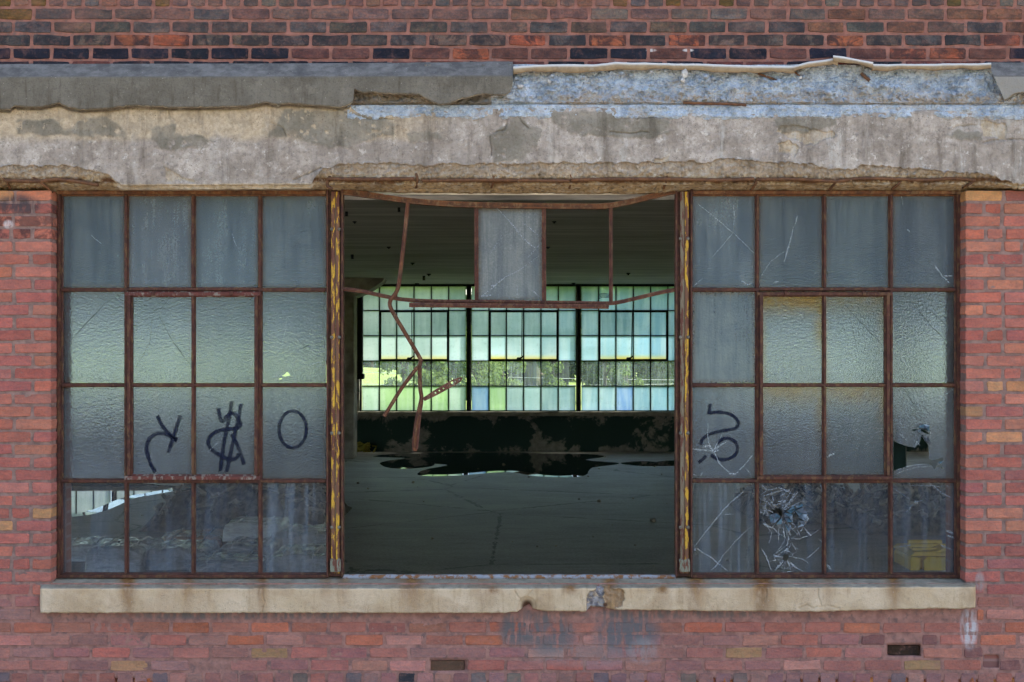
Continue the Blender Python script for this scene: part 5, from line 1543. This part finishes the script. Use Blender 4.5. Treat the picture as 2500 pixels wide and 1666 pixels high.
def z4(p): return (p[0] / 2.75, p[1] / 2.75 + 550)
def z6(p): return (p[0] / 2.75 + 1650, p[1] / 2.75 + 550)
def z5(p): return (p[0] / 3.826 + 1690, p[1] / 3.826 + 1000)
# graffiti (two marks on the vent panes, one on the pane beside it, one on the right window)
for k, s_ in enumerate(([(1055, 1275), (1085, 1340), (1130, 1398), (1192, 1448)], [(1212, 1275), (1190, 1345), (1160, 1435), (1128, 1535)],
                        [(1192, 1445), (1130, 1408), (1065, 1398), (1010, 1428), (985, 1480), (990, 1535), (1012, 1605), (1045, 1662)])):
    ribbon("spray_paint", PL[(2, 1)], [z4(p) for p in s_], 10, M_SPRAY, yv_, .12, True, k)
for k, s_ in enumerate(([(1465, 1228), (1474, 1275), (1492, 1318), (1528, 1280), (1565, 1262), (1600, 1300), (1612, 1350), (1560, 1368), (1480, 1378), (1420, 1410), (1398, 1462), (1425, 1510), (1490, 1552), (1545, 1575), (1590, 1562), (1602, 1530)],
                        [(1555, 1178), (1543, 1270), (1515, 1400), (1495, 1520), (1478, 1660)], [(1618, 1195), (1600, 1300), (1572, 1420), (1545, 1550), (1520, 1665)], [(1552, 1400), (1590, 1470), (1618, 1545), (1640, 1612)])):
    ribbon("spray_paint", PL[(2, 2)], [z4(p) for p in s_], 10, M_SPRAY, yv_ - .0003 * k, .12, True, k)
ell = [(1965 + 92 * math.cos(t), 1372 + 124 * math.sin(t)) for t in np.linspace(-1.5, 4.85, 16)]
ribbon("spray_paint", PL[(2, 3)], [z4(p) for p in ell], 8.5, M_SPRAY, yc_, .12, True, 3)
for k, s_ in enumerate(([(165, -55), (160, 10), (150, 45)], [(150, 40), (230, 25), (340, 40), (410, 85), (430, 140), (385, 183), (250, 205), (150, 238), (92, 285), (82, 335)],
                        [(235, 318), (270, 285), (330, 270), (395, 298), (424, 365), (395, 430), (325, 466), (250, 466), (170, 425)], [(132, 430), (95, 470), (58, 496)])):
    ribbon("spray_paint", PR[(2, 0)], [z5(p) for p in s_], 8.5, M_SPRAY, yc_ - .0002 * k, .12, True, k)

# cracks: (pane, points, width px, dark?)
def cr(pn, pts, w, dark=False, f=None, sd=0):
    q = [f(p) if f else p for p in pts]
    r_ = random.Random(sd + len(q) + int(q[0][0])); fine = []
    for (a_, b_) in zip(q[:-1], q[1:]):
        n_ = max(2, int(math.hypot(b_[0] - a_[0], b_[1] - a_[1]) / 9))
        for i in range(n_):
            t = i / n_; j = 1.2 if i else 0
            fine.append((a_[0] + (b_[0] - a_[0]) * t + r_.uniform(-j, j), a_[1] + (b_[1] - a_[1]) * t + r_.uniform(-j, j)))
    fine.append(q[-1])
    inv = pn.parent and pn.parent.name.startswith("vent")
    return ribbon("crack", pn, fine, w * .8 if dark else .45 * w + .9, M_CRACKD if dark else M_CRACK, (yv_ if inv else yc_) , .5, False, sd, 1)
cr(PL[(0, 0)], [(222, 574), (252, 600)], 1.5); cr(PL[(1, 0)], [(165, 840), (215, 785), (236, 764), (262, 735)], 1.6, True); cr(PL[(1, 1)], [(375, 760), (395, 752), (415, 728)], 1.4, True); cr(PL[(1, 1)], [(390, 772), (420, 830), (466, 895)], 1.6, True)
cr(PL[(1, 1)], [(372, 775), (365, 840), (330, 902)], 1.3, True); cr(PL[(1, 3)], [(702, 775), (694, 815), (686, 855)], 1.6); cr(PL[(1, 3)], [(716, 905), (745, 895), (790, 882)], 1.6); cr(PL[(1, 3)], [(712, 900), (716, 885), (722, 868)], 3); cr(PL[(1, 3)], [(740, 850), (755, 842)], 2, True); cr(PL[(1, 3)], [(700, 912), (680, 918), (662, 926)], 2.5)
cr(PL[(0, 2)], [(566, 570), (578, 605)], 1.4); cr(PL[(2, 0)], [(158, 1075), (300, 1070)], 1.2, True); cr(PL[(2, 2)], [(512, 1100), (535, 1078)], 1.2)
Z = z6
cr(PR[(0, 0)], [(150, 1370), (250, 1450), (380, 1560)], 3, False, lambda p: (p[0] / 2.75 + 1650, p[1] / 2.75)); cr(PR[(0, 0)], [(385, 50), (245, 215)], 2.2, False, Z); cr(PR[(0, 0)], [(380, 45), (460, 125), (530, 190)], 3, False, Z); cr(PR[(0, 0)], [(385, 40), (395, -60), (385, -150)], 1.8, False, Z); cr(PR[(0, 0)], [(440, 375), (480, 400), (525, 385)], 5, False, Z); cr(PR[(0, 0)], [(120, 410), (180, 360)], 1.5, False, Z)
cr(PR[(0, 1)], [(795, 0), (770, 100), (745, 180), (725, 250)], 5, False, Z, 4); cr(PR[(0, 1)], [(725, 180), (640, 240), (570, 350)], 1.3, False, Z); cr(PR[(0, 1)], [(815, -60), (800, 0)], 4, False, Z); cr(PR[(0, 1)], [(655, 385), (690, 380)], 5, False, Z)
cr(PR[(0, 3)], [(1510, -230), (1525, -130)], 2.5, False, Z); cr(PR[(0, 3)], [(1555, 25), (1572, 55)], 5, False, Z); cr(PR[(0, 3)], [(1740, 270), (1790, 345), (1840, 390)], 8, False, Z, 2); cr(PR[(0, 3)], [(1800, 340), (1860, 340)], 4, False, Z)
cr(PR[(1, 3)], [(1580, 520), (1700, 660), (1865, 835)], 1.5, True, Z); cr(PR[(1, 3)], [(1650, 530), (1760, 620), (1862, 720)], 1.3, True, Z); cr(PR[(1, 2)], [(1130, 530), (1260, 670), (1390, 810)], 1.4, True, Z); cr(PR[(1, 2)], [(1170, 620), (1220, 840)], 1.1, True, Z)
cr(PR[(2, 3)], [(1520, 1090), (1580, 1170), (1620, 1240)], 1.4, True, Z); cr(PR[(2, 3)], [(1860, 1100), (1790, 1150), (1740, 1180)], 1.6, False, Z); cr(PR[(2, 3)], [(1500, 1400), (1555, 1450)], 3, False, Z); cr(PR[(2, 3)], [(1640, 1480), (1620, 1450), (1600, 1500)], 3, False, Z); cr(PR[(2, 3)], [(1700, 1350), (1712, 1420)], 2.5, False, Z)
cr(PR[(2, 3)], [(2186, 1148), (2225, 1137), (2262, 1134)], 2.5); cr(PR[(2, 3)], [(2190, 1156), (2240, 1140), (2275, 1140)], 2)
z5_ = z5
for (pts, w) in (([(0, 370), (110, 380), (190, 390)], 6), ([(190, 385), (330, 300)], 8), ([(200, 380), (280, 230)], 3), ([(150, 300), (200, 400), (270, 520), (370, 610)], 5), ([(390, 610), (480, 530), (570, 420)], 4), ([(145, 130), (145, 260), (155, 310)], 2), ([(100, 350), (160, 330), (200, 400), (250, 380)], 10), ([(340, 600), (415, 608)], 8), ([(5, 600), (40, 620)], 3), ([(80, 620), (95, 590)], 3), ([(500, 550), (550, 610)], 2)):
    cr(PR[(2, 0)], pts, w, False, z5_)
for (pts, w) in (([(20, 1280), (170, 1090), (330, 900), (520, 720)], 3), ([(20, 1290), (160, 1370), (330, 1505)], 4), ([(270, 1390), (400, 1230), (560, 1090)], 1.5), ([(305, 980), (400, 980)], 1.5), ([(180, 1500), (270, 1400)], 5), ([(15, 1300), (30, 1320)], 8)):
    cr(PR[(3, 0)], pts, w, False, z5_)
shat = [([(640, 800), (700, 755), (800, 730), (880, 760), (960, 800)], 4), ([(820, 810), (910, 745)], 4), ([(640, 830), (700, 870)], 3), ([(650, 930), (700, 960)], 4), ([(735, 760), (760, 850), (720, 890)], 6), ([(800, 860), (900, 850)], 5), ([(750, 1100), (800, 1160), (870, 1190)], 3), ([(880, 1200), (1000, 1210), (1110, 1170), (1215, 1100)], 3),
        ([(750, 1130), (715, 1250)], 2.5), ([(870, 1220), (780, 1340)], 2.5), ([(900, 1180), (890, 1300), (880, 1340)], 5), ([(1040, 1100), (1110, 1180)], 5), ([(930, 1240), (980, 1330)], 2), ([(640, 1290), (690, 1370), (740, 1500)], 5), ([(750, 1365), (850, 1380)], 5), ([(900, 1370), (1040, 1400), (1085, 1440)], 3),
        ([(850, 1420), (770, 1500)], 7), ([(900, 1430), (1030, 1510)], 4), ([(1070, 1390), (1215, 1270)], 3), ([(1180, 1210), (1215, 1250)], 2), ([(1190, 680), (1212, 770)], 3), ([(1050, 690), (1060, 750)], 2), ([(1040, 830), (1050, 900)], 4), ([(700, 760), (640, 700)], 3), ([(860, 940), (1040, 850)], 3), ([(660, 1060), (700, 1090), (760, 1110)], 7), ([(690, 880), (660, 1000)], 5), ([(1060, 950), (1080, 1020), (1050, 1080)], 7), ([(860, 1340), (890, 1290)], 9), ([(880, 1100), (920, 1180)], 8), ([(980, 1120), (1010, 1190)], 4), ([(830, 1110), (860, 1180)], 4)]
for k, (pts, w) in enumerate(shat): cr(PR[(3, 1)], pts, w, False, z5_, k)
rs = random.Random(77)
def clampp(p): return (min(max(p[0], 1856), 2005), min(max(p[1], 1182), 1397))
for (cx_, cy_, n_, r0_, r1_) in ((1905, 1258, 26, 16, 74), (1918, 1362, 13, 8, 44)):
    ang = sorted(rs.uniform(0, 6.283) for _ in range(n_)); rad = [rs.uniform(.45, 1) * r1_ for _ in ang]
    for a_, rr in zip(ang, rad):
        q0 = (cx_ + math.cos(a_) * r0_, cy_ + math.sin(a_) * r0_); q1 = (cx_ + math.cos(a_ + .12) * rr, cy_ + math.sin(a_ + .12) * rr)
        cr(PR[(3, 1)], [clampp(q0), clampp(((q0[0] + q1[0]) / 2 + rs.uniform(-3, 3), (q0[1] + q1[1]) / 2 + rs.uniform(-3, 3))), clampp(q1)], rs.uniform(.6, 2.4), False, None, int(a_ * 100))
    for ring in (.42, .62, .85):
        for k in range(n_ - 1):
            if rs.random() < .55:
                p0 = (cx_ + math.cos(ang[k]) * r1_ * ring * rs.uniform(.9, 1.1), cy_ + math.sin(ang[k]) * r1_ * ring); p1 = (cx_ + math.cos(ang[k + 1]) * r1_ * ring, cy_ + math.sin(ang[k + 1]) * r1_ * ring)
                cr(PR[(3, 1)], [clampp(p0), clampp(p1)], rs.uniform(.8, 3), False, None, k)
cr(PR[(3, 2)], [(70, 1410), (110, 1465)], 8, False, lambda p: (p[0] / 3.733 + 2000, p[1] / 3.733 + 1000)); cr(PR[(2, 2)], [(72, 435), (140, 400)], 8, False, lambda p: (p[0] / 3.733 + 2000, p[1] / 3.733 + 1000))
zr = lambda p: (p[0] / 3.733 + 2000, p[1] / 3.733 + 1000)
for (pts, w) in (([(790, 940), (870, 850), (940, 830)], 3), ([(870, 830), (890, 870)], 6), ([(680, 1255), (860, 1235)], 2), ([(1110, 1235), (1210, 1280)], 2.5), ([(990, 660), (1130, 770), (1210, 810)], 4), ([(690, 730), (830, 820)], 2), ([(1150, 1100), (1220, 1130)], 9), ([(1170, 1150), (1230, 1175)], 7), ([(815, 690), (1215, 700)], 2)):
    cr(PR[(3, 3)], pts, w, False, zr)
# loose shards in the broken panes, tilted so that they catch the sky
def shard_piece(parent, pts, y, tx, tz, mat, col):
    c_ = P(sum(p[0] for p in pts) / len(pts), sum(p[1] for p in pts) / len(pts), y)
    vs = [Vector(P(p[0], p[1], y)) - Vector(c_) for p in pts]; n = len(vs); th = Vector((0, .004, 0))
    V = [v - th * .5 for v in vs] + [v + th * .5 for v in vs]
    F = [tuple(range(n)), tuple(range(n, 2 * n))[::-1]] + [(i, i + n, (i + 1) % n + n, (i + 1) % n) for i in range(n)]
    me = bpy.data.meshes.new("shard"); me.from_pydata([v[:] for v in V], [], F); me.materials.append(mat); me.update()
    return obj_from("shard", me, parent, c_, (tx, 0, tz), (1, 1, 1), col)
def shard(parent, pts, y, tx, tz, mat, col):
    cx_ = sum(p[0] for p in pts) / len(pts) + random.uniform(-2, 2); cy_ = sum(p[1] for p in pts) / len(pts) + random.uniform(-2, 2)
    for i_ in range(len(pts)):
        a_, b_ = pts[i_], pts[(i_ + 1) % len(pts)]
        if random.random() < .15: continue
        g_ = .88; tri = [(cx_ + (q[0] - cx_) * g_, cy_ + (q[1] - cy_) * g_) for q in (a_, b_)] + [(cx_, cy_)]
        shard_piece(parent, tri, y - random.uniform(0, .006), tx + random.uniform(-.35, .25), tz + random.uniform(-.5, .5), random.choice([M_SHARD, M_SHARD2, M_SHARD3]), col)
M_SHARD3 = simple("smoky_broken_glass", (.045, .055, .065), .25, .5, 30, 0, .3, .5)
M_SHARD = simple("pale_broken_glass", (.13, .17, .21), .3, .8, 30, 0, .3, .3)
M_SHARD2 = simple("teal_broken_glass", (.05, .10, .13), .3, .5, 30, 0, .3, .3)
for k, (pts, tx, tz) in enumerate((([(865, 945), (960, 895), (1040, 870), (1045, 900), (950, 950), (900, 985)], -.5, .2), ([(715, 985), (790, 965), (830, 1000), (770, 1070), (725, 1060)], -.35, -.2), ([(775, 1075), (840, 1005), (865, 1060), (830, 1120)], -.25, .1), ([(860, 960), (945, 980), (940, 1060), (880, 1060), (855, 1010)], -.45, .1),
                         ([(960, 940), (1040, 905), (1080, 980), (1060, 1050), (985, 1010)], -.4, .3), ([(985, 1035), (1055, 1040), (1050, 1090), (970, 1110)], -.15, 0), ([(870, 1070), (930, 1075), (925, 1130), (890, 1150)], -.2, .15))):
    shard(PR[(3, 1)], [z5(p) for p in pts], YP - .012 - .003 * (k % 3), tx, tz, M_SHARD2 if k % 2 == 0 else M_SHARD, (.4, .5, .6, 1))
for k, (pts, tx, tz) in enumerate((([(880, 165), (960, 130), (1015, 145), (1010, 210), (960, 185), (935, 175)], -.4, .1), ([(945, 225), (1015, 235), (1000, 325), (965, 290)], -.45, .2), ([(1080, 480), (1135, 465), (1120, 505), (1085, 515)], -.2, 0), ([(885, 190), (930, 175), (925, 215), (900, 205)], -.1, .3))):
    shard(PR[(2, 3)], [zr(p) for p in pts], YP - .010, tx, tz, M_SHARD, (.4, .5, .6, 1))

# ---- mullions between the windows
BOLT = None
def bolt_mesh():
    bm = bmesh.new(); bmesh.ops.create_uvsphere(bm, u_segments=8, v_segments=5, radius=.0105)
    for v in bm.verts: v.co.y *= .55
    me = bpy.data.meshes.new("bolt"); bm.to_mesh(me); bm.free(); me.materials.append(M_BOLT); me.polygons.foreach_set("use_smooth", [True] * len(me.polygons)); return me
M_BOLT = simple("grey_bolt", (.13, .115, .09), .7, .4, 60)
BOLT = bolt_mesh()
def mullion(x0, x1, label, yel_left):
    T = thing("window_mullion", P((x0 + x1) / 2, 1408, .1), label, "mullion", "steel mullions of the front window")
    y0 = .085; za, zb = P(0, 463, y0)[2], P(0, 1409, y0)[2]; X = lambda p: P(p, 0, y0)[0]
    MB().bbox(X(x0), X(x1), y0 + .012, y0 + .05, zb, za, .002).build("back_plate", M_STEEL, T)
    MB().prism([(X(x0), y0 + .012), (X(x0), y0 - .012), (X(x0 + 4), y0 - .012), (X(x0 + 5), y0 + .012)], (0, 0, zb), (0, 0, za), (1, 0, 0), (0, 1, 0)).build("flange", M_STEEL, T)
    MB().prism([(X(x1 - 5), y0 + .012), (X(x1 - 4), y0 - .012), (X(x1), y0 - .012), (X(x1), y0 + .012)], (0, 0, zb), (0, 0, za), (1, 0, 0), (0, 1, 0)).build("flange", M_STEEL, T)
    w = x1 - x0
    a_, b_ = x0 + w * .28, x0 + w * .78
    MB().bbox(X(a_), X(a_ + (b_ - a_) * .44), y0 - .004, y0 + .011, zb + .02, za - .012, .002).build("cover_strip", M_MULL_Y if yel_left else M_MULL_G, T)
    MB().bbox(X(a_ + (b_ - a_) * .56), X(b_), y0 - .004, y0 + .011, zb + .02, za - .012, .002).build("cover_strip", M_MULL_Y, T)
    MB().bbox(X(a_ + (b_ - a_) * .45), X(a_ + (b_ - a_) * .55), y0 + .001, y0 + .011, zb + .02, za - .012, .001).build("groove_strip", M_MULL_G, T)
    for py in (583 if x0 > 1000 else 560, 824, 1058, 1288, 1368):
        for px in (x0 + w * .30, x0 + w * .76): obj_from("bolt", BOLT, T, P(px, py, y0 - .006))
    MB().bbox(X(x0 + w * .22), X(x0 + w * .86), y0 - .012, y0 - .0045, P(0, 1396, y0)[2], P(0, 1366, y0)[2], .002).build("foot_plate", M_GREENP, T)
mullion(797.5, 838, "rusty steel mullion with flaking yellow paint left of the opening", True)
mullion(1649, 1690, "rusty steel mullion with grey strip and yellow edge right of the opening", False)
# ---- broken middle window
MW = thing("broken_window_frame", P(1245, 735, .1), "sagging rusty remains of the middle window frame with bent hanging bars", "window frame")
def bent(name, pts, w, d, mat, y=.105, k=4, taper=None):
    P3 = [P(p[0], p[1], (p[2] if len(p) > 2 else y)) for p in (smooth_path(pts, k) if k > 1 else pts)]
    return MB().tube(P3, [1.0] * len(P3) if taper is None else list(np.interp(np.linspace(0, 1, len(P3)), *zip(*taper))), flat=(w / PXM, d)).build(name, mat, MW)
_bent0 = bent
def bent(name, pts, w, d, mat, y=.105, k=4, taper=None):
    o = _bent0(name, pts, w, d, mat, y, k, taper)
    if w > 7 and len(pts[0]) == 2 and not name.startswith("top_rail"):
        P3 = [P(p[0] + w * .06, p[1] - w * .06, y - d * .5) for p in (smooth_path(pts, k) if k > 1 else pts)]
        MB().tube(P3, [1.0] * len(P3), flat=(w * .34 / PXM, .016)).build("web", M_STEEL2 if name == "bent_bar" else M_STEEL, o)
    return o
bent("top_rail", [(838, 470), (880, 473), (930, 481), (985, 489), (1060, 496), (1160, 501), (1300, 503.5), (1400, 504.5), (1478, 504), (1515, 498), (1560, 488), (1610, 475), (1650, 467)], 13.5, .03, M_STEEL2)
bent("top_rail_lip", [(838, 474), (930, 486), (985, 494), (1060, 501), (1160, 506), (1300, 508), (1400, 509), (1478, 508), (1515, 502), (1560, 492), (1650, 471)], 3.5, .045, M_STEEL2, .1)
bent("bottom_rail", [(838, 706), (880, 711), (955, 727), (1000, 733), (1060, 736), (1160, 737), (1300, 738.5), (1400, 740), (1480, 741), (1512, 738), (1560, 727), (1610, 715), (1648, 708)], 9.5, .028, M_BENT)
bent("loose_rail", [(999, 745), (1160, 746.5), (1330, 748), (1486, 749)], 11, .02, M_BENT, .07, 2)
for (px, a_, b_, w) in ((1163, 508, 734, 9.5), (1328, 508, 738, 10), (1491, 506, 739, 8.5)):
    bent("glazing_bar", [(px, a_), (px + .5, b_)], w, .03, M_BENT, .108, 1)
bent("bent_bar", [(996, 494), (991, 545), (984, 610), (977, 670), (972, 702), (965, 718), (955, 730), (951.5, 742), (955, 755), (966, 775), (996, 825), (1025, 874), (1026.5, 884), (1024, 897)], 9.5, .016, M_BENT, .085)
bent("bent_bar", [(1020, 896), (1000, 922), (980, 949), (958, 984), (938, 1017)], 9, .014, M_BENT, .06, 2)
bent("bent_bar", [(1024, 892), (1025, 915), (1026, 949), (1029, 968), (1027.5, 984), (1021, 1020), (1016, 1062), (1013, 1102)], 9.5, .02, M_BENT, .07, 3, ([0, .45, .6, .85, .97, 1], [1, 1, 1.2, 1.75, 1.7, 1.0]) and [(0, 1), (.45, 1), (.6, 1.2), (.85, 1.7), (.97, 1.6), (1, .9)])
bent("bar_rib", [(1026, 990, .055), (1020, 1022, .052), (1014, 1064, .05), (1011, 1097, .05)], 3.5, .012, M_STEEL2, .055, 2)
# perforated strap
def strap():
    ax = np.array([(1027, 977), (1040, 973), (1087, 946), (1131, 922)], float)
    path = smooth_path([tuple(p) for p in ax], 1); prof = []
    c0 = np.array((1034, 975.5)); c1 = np.array((1131, 922)); d_ = (c1 - c0) / np.hypot(*(c1 - c0)); n_ = np.array((-d_[1], d_[0])); L = np.hypot(*(c1 - c0))
    def q(t, s): return tuple(c0 + d_ * t * L + n_ * s)
    outer = [q(0, -4), q(.3, -7), q(.75, -8), q(.9, -6), q(1, 0), q(.9, 5.5), q(.75, 7), q(.3, 7), q(0, 5)]
    holes = []
    for t in (.30, .40, .50, .62, .74, .80, .90): holes.append([q(t - .014, -1.7), q(t + .014, -1.7), q(t + .014, 1.7), q(t - .014, 1.7)])
    holes.append([q(.70, -4.5), q(.76, -4.5), q(.76, 3.5), q(.70, 3.5)])
    holes = [h for h in holes if h is not holes[4]]
    o = poly_pane(MW, outer, holes, .06, M_BENT, (1, 1, 1, 1), "perforated_strap", .006)
strap()
hp = pane(MW, 1167.5, 1323.5, 509, 733, YP, M_FROST, (.215, .23, .225, .55)); hp["label"] = "single cracked frosted pane still hanging"
for (pts, w) in (([(1050, 110), (1180, 240), (1260, 340), (1340, 410), (1375, 395)], 4), ([(1250, 235), (1370, 335)], 2.5), ([(1350, 420), (1300, 475)], 4), ([(1370, 465), (1240, 560), (1150, 605), (1060, 680), (985, 735)], 3), ([(1060, 650), (1075, 670)], 9), ([(990, 730), (1060, 720)], 6), ([(1228, 655), (1230, 720)], 2), ([(1330, 690), (1380, 740)], 4), ([(1130, 330), (1050, 460)], 1.5)):
    ribbon("crack", hp, [(p[0] / 2.658 + 800, p[1] / 2.658 + 450) for p in pts], w * .6 + .5, M_CRACK, yc_, .5, False, int(w * 10), 3)
# coil of thin wire hooked on the sagging rail
for k, (a_, dz) in enumerate(((0, 0), (3, 0), (6, -1), (9, -2))):
    MB().tube([P(1462, 719 + a_ - dz, .12), P(1470, 717 + a_, .115), P(1480, 717.5 + a_, .115), P(1488, 719 + a_ + dz, .12)], .0016, 4).build("wire", M_BLACK, MW)
